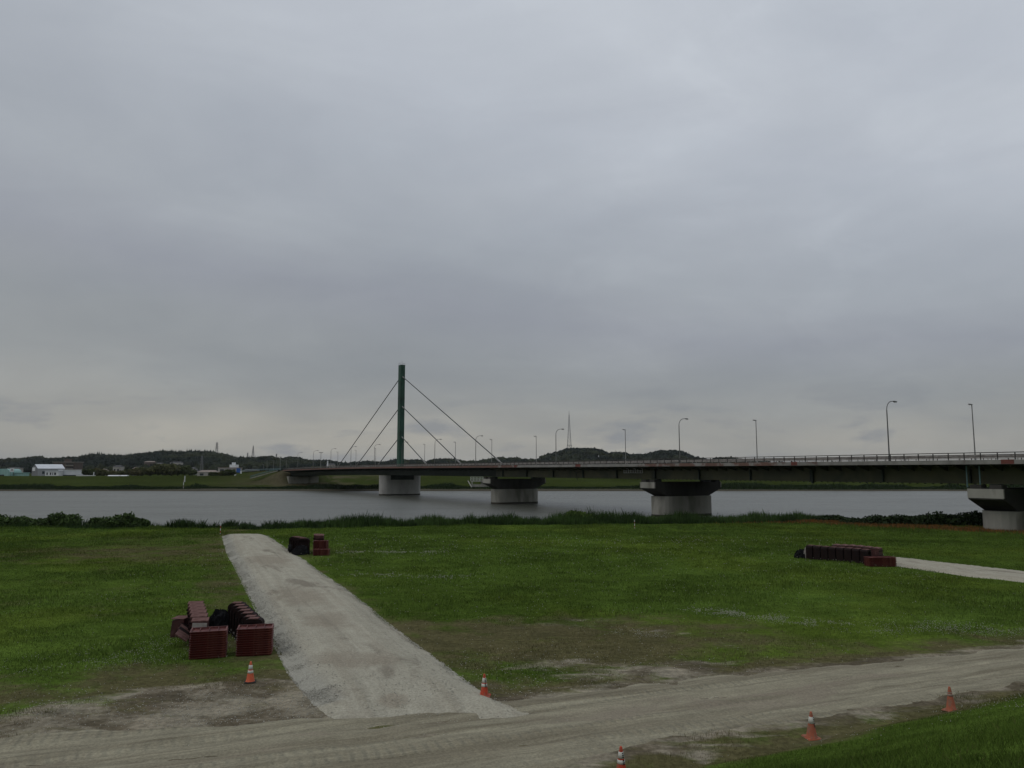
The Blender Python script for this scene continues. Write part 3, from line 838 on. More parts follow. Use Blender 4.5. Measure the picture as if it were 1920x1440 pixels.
# pylon pier with bearing recess
p1 = bpart(loft(0, [(stadium(15.8, 5.2), -3.0), (stadium(15.8, 5.2), 5.6)]), 'pier', M['concrete_pale'])
bpart(loft(0, [(stadium(15.86, 5.26), -1.0), (stadium(15.86, 5.26), .5)]), 'tide_mark', M['waterline'], p1)
for sg in (1, -1):
    o_ = [(a, b) for a, b in stadium(15.8, 5.2)]
    if sg > 0: o_ = [(2.6, 4.6)] + [(a, b) for a, b in o_ if b >= 4.9] + [(-2.6, 4.6)]
    else: o_ = [(-2.6, -4.6)] + [(a, b) for a, b in o_ if b <= -4.9] + [(2.6, -4.6)]
    bpart(loft(0, [(o_, 5.602), (o_, 7.2)]), 'pier_shoulder', M['concrete_pale'], p1)
bpart(bx(MB(), -2.2, 2.2, -4.5, 4.5, 5.605, 7.25), 'bearing', M['dark_steel'], p1)
# far abutment
ab = bpart(loft(-136, [(rect(15.5, 6), -1.0), (rect(15.5, 6), 5.9)]), 'abutment', M['concrete'])
bpart(loft(-136, [(rect(13.5, 5), 5.905), (rect(13.5, 5), 6.25)]), 'bearing_shelf', M['dark_steel'], ab)
# pylon
py = MB(); q = loft(0, [(rect(1.8, 2.5), H(0) + .37), (rect(1.75, 2.35), 48.0)]); py.add(q.v, q.f)
pyl = bpart(py, 'pylon', M['green_steel'])
cpm = MB()
for h in (16.5, 22.3, 29.4, 35.5, 41.3): bx(cpm, -1.27, 1.27, -.92, .92, h, h + .12)
bpart(cpm, 'splice_plate', M['dark_steel'], pyl)
cr = MB(); bx(cr, -1.2, 1.2, -.9, .9, 48.003, 48.12)
for a in (-1.1, 0, 1.1):
    for b in (-.8, .8): cr.bar(B(a, b, 48.1), B(a, b, 48.9), .035)
cr.bar(B(-1.1, .8, 48.85), B(1.1, .8, 48.85), .03); cr.bar(B(-1.1, -.8, 48.85), B(1.1, -.8, 48.85), .03)
cr.bar(B(.3, 0, 48.1), B(.3, 0, 49.6), .04)
bpart(cr, 'top_platform', M['lattice'], pyl)
for s_end, hp in ((76, 43.6), (50, 32.5), (23.5, 21.3)):
    for sg in (1, -1):
        e = sg * s_end * (1.0 if sg > 0 else .985)
        cb = bpart(MB().bar(B(sg * 1.15, 0, hp), B(e, 0, H(e) + 1.6), .15, n=8), 'stay_cable', M['cable'])
        a = Vector(B(e, 0, H(e) + 1.6)); d = (a - Vector(B(sg * 1.15, 0, hp))).normalized()
        bpart(MB().bar(a - d * 3.0, a + d * 1.9, .22, n=8), 'anchor_sleeve', M['lamp_pole_pale'], cb)
        b = Vector(B(sg * 1.15, 0, hp)); bpart(MB().bar(b - d * .1, b + d * 1.7, .2, n=8), 'socket', M['lamp_pole_pale'], cb)
# inspection grating on the girder face, drain pipes
gr = MB()
for i in range(9):
    s = 140.6 + i * .75; gr.bar(B(s, 6.75, 8.5), B(s, 6.75, 9.72), .035, n=4)
for j in range(4): gr.bar(B(140.6, 6.79, 8.5 + j * .4), B(146.6, 6.79, 8.5 + j * .4), .035, n=4)
bpart(gr, 'inspection_grating', M['white_paint'])
for s in (211.6, 213.2):
    bpart(MB().bar(B(s, 8.2, 6.9), B(s, 8.2, 9.8), .09, n=8), 'drain_pipe', M['teal_rail'])
bpart(MB().tube([B(121.5, 6.9, 9.7), B(123.5, 6.9, 8.3), B(124, 6.9, 6.8)], .09).tube([B(123.3, 6.9, 8.4), B(126, 6.9, 8.9)], .06), 'drain_pipe', M['dark_steel'])
bpart(bx(MB(), 186.9, 187.15, 6.35, 6.75, 7.0, 9.7), 'cable_duct', M['dark_steel'])
bpart(bx(MB(), 217.8, 218.1, 6.35, 6.75, 7.0, 9.7), 'cable_duct', M['dark_steel'])


# ------------------------------------------------------------------ lamps on the bridge
def arc_lamp():
    r = empty('street_lamp', (0, 0, 0))
    MB().bar((0, 0, 0), (0, 0, 7.2), .10, .07, 8).build('pole', M['lamp_pole'], r)
    MB().bar((0, 0, 0), (0, 0, .9), .14, .14, 8).build('pole_base', M['lamp_pole'], r)
    pts = [(0, 0, 7.2)] + [(1.25 * (1 - math.cos(a)), 0, 7.2 + 1.25 * math.sin(a)) for a in np.linspace(.15, 1.35, 8)] + [(1.75, 0, 8.5)]
    MB().tube(pts, .055, 6).build('curved_arm', M['lamp_pole'], r)
    h = MB().hexa([(1.65, -.12, 8.38), (2.25, -.15, 8.36), (2.25, .15, 8.36), (1.65, .12, 8.38), (1.65, -.08, 8.55), (2.2, -.1, 8.52), (2.2, .1, 8.52), (1.65, .08, 8.55)]).build('lamp_head', M['lamp_pole'], r)
    MB().box(1.8, 2.18, -.1, .1, 8.31, 8.358).build('lens', M['lamp_glass'], h)
    return r


def straight_lamp():
    r = empty('street_lamp', (0, 0, 0))
    MB().bar((0, 0, 0), (0, 0, 8.5), .10, .065, 8).build('pole', M['lamp_pole_pale'], r)
    MB().bar((0, 0, 0), (0, 0, .9), .14, .14, 8).build('pole_base', M['lamp_pole_pale'], r)
    h = MB().hexa([(-.05, -.12, 8.5), (.72, -.15, 8.55), (.72, .15, 8.55), (-.05, .12, 8.5), (-.05, -.1, 8.62), (.7, -.1, 8.68), (.7, .1, 8.68), (-.05, .1, 8.62)]).build('lamp_head', M['lamp_pole_pale'], r)
    MB().box(.25, .65, -.1, .1, 8.47, 8.515).build('lens', M['lamp_glass'], h)
    return r


ORD = ['nearest', 'second nearest', 'third nearest', 'fourth nearest', 'fifth nearest', 'sixth nearest', 'seventh nearest', 'eighth nearest', 'ninth nearest', 'tenth nearest', 'eleventh nearest', 'twelfth nearest']
near_s = [201.6, 159.8, 118.3, 77.9, 50.5, 23.7, -3.2, -30.3, -57.2, -84.3, -112.0]
far_s = [203.3, 162, 121.5, 81, 54.5, 28.3, 2.0, -24, -50.8, -77, -104.5]
ang_n = math.atan2(-NY, -NX)     # direction from the near edge to the middle
L1 = arc_lamp(); L2 = straight_lamp()
for i, s in enumerate(near_s):
    o = L1 if i == 0 else copy_tree(L1)
    o.location = B(s, 8.85, H(s) + .34); o.rotation_euler = (0, 0, ang_n)
    tag(o, 'grey curved-arm street lamp on the near bridge kerb, %s of its row' % ORD[i], 'street lamp', 'curved-arm lamps along the near side of the bridge')
for i, s in enumerate(far_s):
    o = L2 if i == 0 else copy_tree(L2)
    o.location = B(s, -8.85, H(s) + .34); o.rotation_euler = (0, 0, ang_n + math.pi)
    tag(o, 'straight pale lamp pole on the far bridge kerb, %s of its row' % ORD[i], 'street lamp', 'straight lamps along the far side of the bridge')


def double_lamp():
    r = empty('street_lamp', (0, 0, 0))
    MB().bar((0, 0, 0), (0, 0, 8.0), .14, .1, 8).build('pole', M['lamp_pole_pale'], r)
    for sg in (1, -1):
        MB().hexa([(sg * .05, -.2, 8.0), (sg * 1.0, -.2, 8.1), (sg * 1.0, .2, 8.1), (sg * .05, .2, 8.0), (sg * .05, -.15, 8.25), (sg * 1.0, -.15, 8.3), (sg * 1.0, .15, 8.3), (sg * .05, .15, 8.25)]).build('lamp_head', M['lamp_pole'], r)
    return r


D1 = double_lamp()
D1.location = B(-103, 0, H(-103) + .365)
tag(D1, 'T-shaped twin-headed lamp standing in the middle of the bridge deck', 'street lamp', 'twin-headed lamps')
D2 = copy_tree(D1); D2.location = (*at(525, 880, 450)[:1], 450, 8.6); tag(D2, 'T-shaped twin-headed lamp beyond the far end of the bridge', 'street lamp', 'twin-headed lamps')

# ------------------------------------------------------------------ approach road rails and far bank fittings
def road_line(s): return 8.95 - 3.2 * float(sstep(-150, -420, s))


rr = empty('guard_rail', B(-141, 10.0, 8.95), 'teal guard rail along the near side of the approach road past the far abutment', 'guard rail')
mb = MB()
for a, b in zip(range(-141, -401, -10), range(-151, -411, -10)):
    p, q = B(a, 10.0, road_line(a) + .95), B(b, 10.0, road_line(b) + .95)
    for dz in (0, -.35): mb.bar((p[0], p[1], p[2] + dz), (q[0], q[1], q[2] + dz), .09, n=4)
mb.xform(lambda p: (p[0] - rr.location.x, p[1] - rr.location.y, p[2] - rr.location.z)).build('rail', M['teal_rail'], rr)
pp = None
for a in range(-142, -400, -5):
    loc = B(a, 10.0, road_line(a)); l = (loc[0] - rr.location.x, loc[1] - rr.location.y, loc[2] - rr.location.z)
    if pp is None: pp = MB().bar((0, 0, -.1), (0, 0, 1.0), .08, n=6).build('rail_post', M['teal_rail'], rr, loc=l)
    else:
        c = pp.copy(); C.objects.link(c); c.parent = rr; c.location = l
# approach carriageway
mb = MB()
for a in range(-141, -415, -6):
    b = a - 6
    p = [B(a, 8.6, road_line(a) + .06), B(b, 8.6, road_line(b) + .06), B(b, -8.6, road_line(b) + .06), B(a, -8.6, road_line(a) + .06)]
    mb.add(p, [(0, 1, 2, 3)])
tag(mb.build('road', M['asphalt']), kind='structure')
# stair ramp down the levee by the abutment
stx, sty = B(-143, 11.5, 0)[:2]
sr = empty('stairway', (stx, sty, 0), 'grey steel stair ramp with teal rails running down the levee beside the far bridge end', 'stairs')
a0 = Vector((0, 0, 8.9)); a1 = Vector((-13, -2.5, 5.1))
for off in (0, 1.6):
    o1 = Vector((0, off, 0))
    MB().hexa([a0 + o1 + Vector((0, 0, -.35)), a0 + o1 + Vector((0, .15, -.35)), a1 + o1 + Vector((0, .15, -.35)), a1 + o1 + Vector((0, 0, -.35)), a0 + o1, a0 + o1 + Vector((0, .15, 0)), a1 + o1 + Vector((0, .15, 0)), a1 + o1]).build('stringer', M['concrete_pale'], sr)
    h = MB().bar(a0 + o1 + Vector((0, 0, 1)), a1 + o1 + Vector((0, 0, 1)), .08).bar(a0 + o1 + Vector((0, 0, .6)), a1 + o1 + Vector((0, 0, .6)), .05)
    for t in np.linspace(0, 1, 9):
        p = a0.lerp(a1, t) + o1; h.bar(p, p + Vector((0, 0, 1)), .05)
    h.build('handrail', M['teal_rail'], sr)
tr = MB()
for t in np.linspace(.02, .98, 22):
    p = a0.lerp(a1, t); tr.box(p.x - .25, p.x + .25, p.y + .16, p.y + 1.59, p.z - .2, p.z - .1)
tr.build('tread', M['concrete'], sr)
# sluice on the far bank behind the second river pier
sx, _ = at(903, 905, 350)
sl = empty('sluice_gate', (sx, 352, 0), 'concrete sluice with white railings on the far bank beyond the second river pier', 'sluice')
MB().box(-4.6, 6.5, -1, 6, -.5, 2.6).build('base_wall', M['concrete'], sl)
MB().box(-.5, 4.8, 0, 4, 2.602, 4.0).build('upper_wall', M['concrete'], sl)
dk = MB().box(-5, 6.2, -1.2, 4.2, 4.002, 4.3).build('platform', M['concrete_pale'], sl)
h = MB()
for z in (4.8, 5.4, 6.0): h.bar((-5, -1.1, z), (6.2, -1.1, z), .06)
for x in np.linspace(-5, 6.2, 9): h.bar((x, -1.1, 4.3), (x, -1.1, 6.0), .06)
h.build('handrail', M['white_paint'], dk)
MB().bar((-6.2, -1.2, 4.3), (-3.6, -5.5, .3), .22, n=6).build('stair_edge', M['concrete_pale'], sl)
for x in (-4.6, 1.6, 5.8): MB().box(x, x + .5, -1.6, -1.05, -.5, 4.0).build('buttress', M['concrete'], sl)
# gauge poles and survey stakes
def striped(x, y, z, hgt, r, n, m1, m2, label, cat, name, grp=None):
    e = empty(name, (x, y, z), label, cat, grp)
    for i in range(n): MB().bar((0, 0, hgt * i / n), (0, 0, hgt * (i + 1) / n), r, n=8).build('pole_band', m1 if i % 2 == 0 else m2, e)
    return e


x, y = ground_pt(413, 1003); striped(x, y, 1.55, 1.35, .035, 5, M['white_paint'], M['red_white_red'], 'red and white survey pole at the far end of the gravel path', 'survey pole', 'survey_pole')
x, y = ground_pt(1190, 992); striped(x, y, 1.55, 1.2, .035, 5, M['white_paint'], M['cone_faded'], 'short pale striped stake in the grass in front of the third pier', 'stake', 'survey_stake')
x, _ = at(344, 910, 345); e = striped(x, 345, .3, 4.6, .14, 4, M['white_paint'], M['roof_tan'], 'tall pale water level pole on the far bank', 'gauge pole', 'gauge_pole')
x, _ = at(340.5, 896, 400); striped(x, 404, 3.0, 3.1, .22, 2, M['white_paint'], M['white_paint'], 'short white post on the far levee slope left of the gauge pole', 'post', 'marker_post')


# ------------------------------------------------------------------ traffic cones
def cone(kind, loc, rz, label, lean=0.0):
    e = empty('traffic_cone', loc, label, 'traffic cone', 'orange traffic cones around the track junction', rz)
    e.rotation_euler[0] = lean
    om = {'red': M['cone_orange'], 'faded': M['cone_faded'], 'salmon': M['cone_salmon']}[kind[0]]
    bm = M['band'] if kind[1] != 'none' else M['band_dirty']
    MB().hexa([(-.2, -.2, 0), (.2, -.2, 0), (.2, .2, 0), (-.2, .2, 0), (-.185, -.185, .035), (.185, -.185, .035), (.185, .185, .035), (-.185, .185, .035)]).build('base', M['rubber'] if kind[0] == 'salmon' else om, e)
    rad = lambda z: .145 - (.145 - .032) * (z - .03) / .67
    prof = [(.165, .036), (.15, .05), (rad(.08), .08), (rad(.32), .32), (rad(.62), .62), (.032, .69), (.022, .705)]
    MB().lathe(prof, 20).build('cone_body', om, e, smooth=True)
    def band(z0, z1, m):
        return MB().lathe([(rad(z0) + .001, z0 - .001), (rad(z0) + .005, z0), (rad(z1) + .005, z1), (rad(z1) + .001, z1 + .001)], 20).build('reflective_band', m, e, smooth=True)
    if kind[1] == 'two': bs = [(.315, .405, bm), (.44, .585, bm)]
    elif kind[1] == 'one': bs = [(.40, .57, bm)]
    else: bs = [(.43, .5, bm), (.52, .55, bm)]
    for z0, z1, m in bs:
        b = band(z0, z1, m)
    if kind[2]:
        mk = MB()
        for z, hh in ((.56, .028), (.515, .03), (.47, .022), (.395, .03), (.35, .026), (.318, .022)):
            for q in range(3):
                a = -math.pi / 2 + .62 + (q - 1) * .2; r = rad(z) + .0075
                p = Vector((r * math.cos(a), r * math.sin(a), z)); t = Vector((-math.sin(a), math.cos(a), 0))
                wv = .008 if q != 1 else .012
                n = Vector((math.cos(a), math.sin(a), 0)) * .002
                mk.hexa([p - t * wv - n - Vector((0, 0, hh / 2)), p + t * wv - n - Vector((0, 0, hh / 2)), p + t * wv + n - Vector((0, 0, hh / 2)), p - t * wv + n - Vector((0, 0, hh / 2)),
                         p - t * wv - n + Vector((0, 0, hh / 2)), p + t * wv - n + Vector((0, 0, hh / 2)), p + t * wv + n + Vector((0, 0, hh / 2)), p - t * wv + n + Vector((0, 0, hh / 2))])
        mk.build('printed_marks', M['mark'], e)
    return e


def gz(x, y): return float(terrain(np.array([x]), np.array([y]))[0])


for (px_, py_, kind, rz, lab, ln) in [
        (469, 1279, ('salmon', 'two', False), .3, 'salmon orange cone with black base on bare soil below the left-hand tray stacks', 0),
        (908, 1308, ('red', 'two', True), -.1, 'red orange cone with two clean white bands at the right foot of the gravel path', 0),
        (1522, 1384, ('faded', 'one', True), .2, 'faded orange cone with one white band at the levee toe', .02),
        (1784, 1334, ('faded', 'none', False), .6, 'most faded orange cone, bands grimy, furthest along the track on the right', -.03),
        (1165, 1459, ('red', 'two', True), 0, 'red orange cone cut off by the bottom edge beside the muddy verge', 0)]:
    x, y = ground_pt(px_, py_)
    cone(kind, (x, y, gz(x, y) + .01), rz, lab, ln)


# ------------------------------------------------------------------ maroon steel trays and forms
def tray_mesh(W=1.38, D=.98, Hh=.088):
    """shallow open tray: floor, four flared walls, lip"""
    mb = MB(); t = .025; l = .05
    mb.box(-W / 2 + l, W / 2 - l, -D / 2 + l, D / 2 - l, .0, .012)
    def ring(w0, d0, z0, w1, d1, z1, w2, d2, w3, d3):
        # outer wall from (w0,d0,z0) to (w1,d1,z1), inner back down (w2,d2,z1) -> (w3,d3,z0)
        L = [[(sx * w / 2, sy * d / 2, z) for sx, sy in ((-1, -1), (1, -1), (1, 1), (-1, 1))] for w, d, z in ((w0, d0, z0), (w1, d1, z1), (w2, d2, z1), (w3, d3, z0))]
        vs = sum(L, []); fs = []
        for j in range(4):
            k2 = (j + 1) % 4
            for i in range(4): fs.append((j * 4 + i, j * 4 + (i + 1) % 4, k2 * 4 + (i + 1) % 4, k2 * 4 + i))
        mb.add(vs, fs)
    ring(W - .10, D - .10, .0, W - .05, D - .05, Hh - .025, W - .09, D - .09, W - .15, D - .15)
    ring(W, D, Hh - .024, W, D, Hh - .002, W - .11, D - .11, W - .11, D - .11)
    for x in (-.34, 0, .34): mb.box(x - .012, x + .012, -D / 2 + .06, D / 2 - .06, .0125, Hh - .01)
    return mb


ORDN = ['top', 'second', 'third', 'fourth', 'fifth', 'sixth', 'seventh', 'eighth', 'ninth', 'tenth', 'eleventh', 'twelfth', 'thirteenth', 'fourteenth', 'fifteenth']
tray_proto = {}


def stack(x, y, n, rz, where, size=(1.38, .98), m='maroon_bright', grp=''):
    if size not in tray_proto: tray_proto[size] = tray_mesh(*size).build('steel_tray', M[m])
    first = tray_proto[size]; z0 = gz(x, y)
    for i in range(n):
        o = first if 'label' not in first else first.copy()
        if o is not first: C.objects.link(o)
        jx, jy = random.uniform(-.012, .012), random.uniform(-.012, .012)
        o.location = (x + jx, y + jy, z0 + .0 + i * .0895); o.rotation_euler = (0, 0, rz + random.uniform(-.012, .012))
        k_ = n - 1 - i
        w = 'topmost' if k_ == 0 else ('lowest' if i == 0 else ORDN[k_] + ' from the top')
        tag(o, 'maroon tray, %s in the %s' % (w, where), 'steel tray', grp)


def box_form(W=.66, D=.54, Hh=1.22):
    """upright bundle of folded maroon steel plates with a dusty top"""
    r = empty('steel_form', (0, 0, 0))
    b = MB()
    n = 5
    for i in range(n):
        y0 = -D / 2 + i * D / n
        b.hexa([(-W / 2, y0, .0), (W / 2, y0, .0), (W / 2, y0 + D / n * .62, 0), (-W / 2, y0 + D / n * .62, 0),
                (-W / 2 + .02, y0 + .03, Hh - .06), (W / 2 - .02, y0 + .03, Hh - .06), (W / 2 - .02, y0 + D / n * .62 + .03, Hh - .06), (-W / 2 + .02, y0 + D / n * .62 + .03, Hh - .06)])
    b.box(-W / 2 + .05, W / 2 - .05, -D / 2 + .05, D / 2 - .05, .05, Hh - .1)
    b.build('plates', M['maroon'], r)
    t = MB().hexa([(-W / 2, -D / 2 + .03, Hh - .055), (W / 2, -D / 2 + .03, Hh - .055), (W / 2, D / 2 - .12, Hh + .02), (-W / 2, D / 2 - .12, Hh + .02),
                   (-W / 2, -D / 2 + .03, Hh - .02), (W / 2, -D / 2 + .03, Hh - .02), (W / 2, D / 2 - .12, Hh + .055), (-W / 2, D / 2 - .12, Hh + .055)])
    t.build('top_plate', M['dusty'], r)
    MB().box(-W / 2 - .03, W / 2 + .03, -D / 2 - .015, -D / 2 + .012, .5, .58).box(-W / 2 - .03, W / 2 + .03, -D / 2 - .015, -D / 2 + .012, .9, .98).build('strap', M['maroon_dark'], r)
    return r


def arch_form(W=.78, D=.5, Hh=1.22):
    """round-shouldered open frame of dark maroon steel"""
    r = empty('steel_form', (0, 0, 0))
    out = []; rr_ = .18
    for cx, a0_, a1_ in ((W / 2 - rr_, 0, math.pi / 2), (-W / 2 + rr_, math.pi / 2, math.pi)):
        for i in range(6):
            a = a0_ + (a1_ - a0_) * i / 5; out.append((cx + rr_ * math.cos(a), Hh - rr_ + rr_ * math.sin(a)))
    out = [(W / 2, 0)] + out + [(-W / 2, 0)]
    inn = [(x * .80, z * .88) for x, z in out]
    vs = []; n = len(out)
    for y in (-D / 2, D / 2 - .08):
        vs += [(x, y, z) for x, z in out] + [(x, y, z) for x, z in inn]
    fs = []
    for i in range(n - 1):
        fs += [(i, i + 1, n + i + 1, n + i), (2 * n + i + 1, 2 * n + i, 3 * n + i, 3 * n + i + 1), (i + 1, i, 2 * n + i, 2 * n + i + 1), (n + i, n + i + 1, 3 * n + i + 1, 3 * n + i)]
    MB().add(vs, fs).build('shell', M['maroon_dark'], r)
    MB().box(-W * .39, W * .39, -D / 2 + .10, -D / 2 + .14, .02, Hh * .87).build('inner_panel', M['maroon_dark'], r)
    MB().box(-W / 2 + .19, W / 2 - .19, -D / 2 - .01, D / 2 - .12, Hh + .001, Hh + .03).build('top_plate', M['dusty'], r)
    MB().box(-.42 * W, .42 * W, -D / 2 - .03, -D / 2 - .003, .12, .2).build('brace', M['dusty_grey'], r)
    return r


def heap(name, x, y, sx, sy, sz, m, label, cat, seed):
    """crumpled sheeting: noisy mound"""
    n = 26; vs = []; fs = []
    rr2 = np.random.default_rng(seed)
    for j in range(9):
        for i in range(n):
            a = 2 * math.pi * i / n; e = j / 8 * math.pi / 2
            k_ = 1 + .22 * float(vnoise(np.array([a * 3 + seed]), np.array([j * .8]), 1, seed, 3)[0] - .5) * 2 + rr2.uniform(-.05, .05)
            vs.append((sx * math.cos(a) * math.cos(e) * k_, sy * math.sin(a) * math.cos(e) * k_, sz * math.sin(e) ** .8 * k_))
    for j in range(8):
        for i in range(n): fs.append((j * n + i, j * n + (i + 1) % n, (j + 1) * n + (i + 1) % n, (j + 1) * n + i))
    fs.append(tuple(range(8 * n, 9 * n)))
    o = MB().add(vs, fs).build(name, m, None, False, (x, y, gz(x, y) - .03))
    return tag(o, label, cat)


pdir = math.atan2(.92, -.39) - math.pi / 2       # row direction along the path
# near left group
G1 = 'maroon trays stacked by the gravel path'
xL, yL = -12.15, 31.8; xR, yR = -10.45, 32.25
stack(xL, yL, 12, .30, 'left large stack by the gravel path', grp=G1)
stack(xR, yR, 12, .24, 'right large stack by the gravel path', grp=G1)
bf = box_form(); af = arch_form()
for i in range(6):
    o = bf if i == 0 else copy_tree(bf)
    x, y = -13.0 - .36 * i * 1.02, 33.0 + .80 * i
    o.location = (x, y, gz(x, y)); o.rotation_euler = (random.uniform(-.02, .02), 0, .22 + random.uniform(-.03, .03))
    tag(o, 'maroon plate bundle, %s in the row behind the left tray stack' % ['frontmost', 'second', 'third', 'fourth', 'fifth', 'rearmost'][i], 'steel form', 'plate bundles behind the left tray stack')
for i in range(7):
    o = af if i == 0 else copy_tree(af)
    x, y = -10.85 - .33 * i, 33.3 + .60 * i
    o.location = (x, y, gz(x, y)); o.rotation_euler = (0, 0, .10 + random.uniform(-.04, .04))
    tag(o, 'round-shouldered frame, %s in the row behind the right tray stack' % ['frontmost', 'second', 'third', 'fourth', 'fifth', 'sixth', 'rearmost'][i], 'steel form', 'round frames behind the right tray stack')
MBP = MB().hexa([(-.3, -.35, .85), (.3, -.35, .85), (.3, -.3, 1.18), (-.3, -.3, 1.18), (-.3, -.33, .85), (.3, -.33, .85), (.3, -.28, 1.18), (-.3, -.28, 1.18)])
MBP.build('steel_plate', M['dusty_grey'], None, False, (-12.8, 32.72, gz(-13, 32.9)))
tag(bpy.data.objects['steel_plate'], 'small pale grey plate leaning on the frontmost plate bundle behind the left trays', 'steel plate')
# low slanting sheets left of the left row
for i in range(5):
    o = MB().hexa([(-.28, -.35, 0), (.28, -.35, 0), (.28, .35, 0), (-.28, .35, 0), (-.28, -.35, .05), (.28, -.35, .05), (.28, .35, .05), (-.28, .35, .05)]).build('steel_sheet', M['maroon_dark'] if i % 2 else M['dusty'])
    x, y = -13.95 - i * .17, 33.5 + i * .52
    o.location = (x, y, gz(x, y) + .42); o.rotation_euler = (.1, .62 + .03 * i, .25)
    tag(o, '%s slanting maroon sheet leaning left of the plate bundle row' % ['frontmost', 'second', 'middle', 'fourth', 'rearmost'][i], 'steel sheet', 'slanting sheets left of the plate bundles')
o = MB().hexa([(-.35, -.4, 0), (.25, -.4, 0), (.25, .4, 0), (-.35, .4, 0), (-.3, -.35, .72), (.25, -.4, .78), (.25, .4, .78), (-.3, .35, .72)]).build('box', M['maroon'], None, False, (-14.85, 35.6, gz(-14.5, 34.9)))
o.name = 'steel_box'; tag(o, 'low maroon steel box with dusty lid left of the plate bundle row', 'steel box')
MB().box(-.34, .25, -.39, .39, .785, .81).build('lid', M['dusty'], o)
heap('black_sheeting', -13.35, 36.1, .5, .6, 1.05, M['tarp'], 'crumpled black plastic sheeting left of the near round maroon frames', 'sheeting', 5)
# far group by the path end
for i in range(4):
    o = copy_tree(af); x, y = -18.55 - .4 * i, 69.5 + .62 * i
    o.location = (x, y, gz(x, y)); o.rotation_euler = (0, 0, .1); o.scale = (1.4, 1.1, 1.12)
    tag(o, 'dark round-shouldered frame, %s in the group at the path end' % ['frontmost', 'second', 'third', 'rearmost'][i], 'steel form', 'round frames near the far end of the path')
heap('black_sheeting', -18.6, 68.9, .75, .5, .8, M['tarp'], 'black sheeting in front of the far round frames by the path', 'sheeting', 13)
o = MB().bar((0, 0, .45), (.25, .1, .5), .36, .36, 14).build('drum', M['tarp'], None, False, (-19.75, 69.2, gz(-19.7, 69.2))); o.name = 'steel_drum'
MB().bar((-.02, 0, .45), (.0, 0, .45), .24, .24, 12).build('drum_end', M['dusty_grey'], o); tag(o, 'dark drum lying left of the far round frames by the path', 'drum')
G2 = 'maroon trays in the far group by the path end'
stack(-17.0, 69.6, 13, .02, 'tall stack near the path end', (1.22, .9), grp=G2)
stack(-16.6, 68.3, 6, .02, 'low front stack near the path end', (1.35, .8), grp=G2)
for i in range(2):
    o = copy_tree(bf); x, y = -17.4 - .4 * i, 70.8 + .9 * i; o.location = (x, y, gz(x, y)); o.scale = (1.1, 1.1, 1.25); o.rotation_euler = (0, 0, .1)
    tag(o, '%s upright plate bundle behind the tall tray stack of the far group' % ['nearer', 'farther'][i], 'steel form', 'plate bundles in the far group')
# right group at the start of the second path
G3 = 'maroon trays at the start of the right-hand path'
stack(28.45, 60.6, 8, .14, 'low stack before the right-hand path', (2.2, .9), grp=G3)
NMS = ['nearest', 'second', 'third', 'fourth', 'fifth', 'sixth', 'seventh', 'farthest']
for i in range(8):
    o = copy_tree(af); x, y = 28.0 - .44 * i, 62.1 + .46 * i; o.location = (x, y, gz(x, y)); o.rotation_euler = (0, 0, .77); o.scale = (1.1, 1.28, .92)
    tag(o, 'dark maroon frame, %s in the left row beside the right-hand path' % NMS[i], 'steel form', 'left row of frames on the right of the field')
for i in range(6):
    o = copy_tree(bf); x, y = 30.3 - .46 * i, 65.0 + .48 * i; o.location = (x, y, gz(x, y)); o.rotation_euler = (0, 0, .77); o.scale = (1.3, 1.2, .86)
    tag(o, 'maroon plate bundle, %s in the right row by the right-hand path' % (NMS[i] if i < 5 else 'farthest'), 'steel form', 'right row of plate bundles on the right of the field')
heap('crumpled_sheeting', 24.35, 65.9, .55, .5, .75, M['tarp'], 'crumpled dark sheeting at the left end of the frames on the right', 'sheeting', 21)
o = heap('pale_sheeting', 24.8, 65.6, .42, .35, .9, M['dusty_grey'], 'pale grey sheeting at the left end of the frames on the right', 'sheeting', 22)


# ------------------------------------------------------------------ foliage
def leaf_cloud(n, centre, radii, leaf, colA, colB, seed, shell=.55, squash=.0, droop=0.0):
    """n leaf-clump triangles pairs in lumpy ellipsoid; returns verts, faces, cols"""
    g = np.random.default_rng(seed)
    d = g.normal(size=(n, 3)); d /= np.linalg.norm(d, axis=1)[:, None]
    lump = .72 + .5 * vnoise(np.arctan2(d[:, 1], d[:, 0]) * 2.2 + seed, d[:, 2] * 2.6 + seed, 1.0, seed, 3)
    r = (shell + (1 - shell) * g.random(n) ** .6) * lump
    p = d * r[:, None] * np.array(radii)[None, :] + np.array(centre)[None, :]
    a = g.normal(size=(n, 3)); a /= np.linalg.norm(a, axis=1)[:, None]
    b = np.cross(a, g.normal(size=(n, 3))); b /= np.linalg.norm(b, axis=1)[:, None]
    sz = leaf * (.6 + .8 * g.random(n))[:, None]
    q = np.stack([p - a * sz - b * sz * .5, p + a * sz - b * sz * .4, p + a * sz * .8 + b * sz * .5, p - a * sz * .7 + b * sz * .6], 1).reshape(-1, 3)
    fc = np.arange(n * 4).reshape(n, 4)
    t = np.clip(vnoise(p[:, 0] * .8, p[:, 2] * .8 + p[:, 1], .6 / max(radii) * 4, seed + 5, 3) * 1.6 - .3, 0, 1)[:, None]
    c = np.array(colA)[None, :] * (1 - t) + np.array(colB)[None, :] * t
    c = c * (.8 + .4 * g.random((n, 1)))
    return q, fc, np.repeat(c, 4, axis=0)


def merge(parts):
    V = []; F = []; K = []; o = 0
    for v, fc, c in parts: V.append(v); F.append(fc + o); K.append(c); o += len(v)
    return np.concatenate(V), np.concatenate(F), np.concatenate(K)


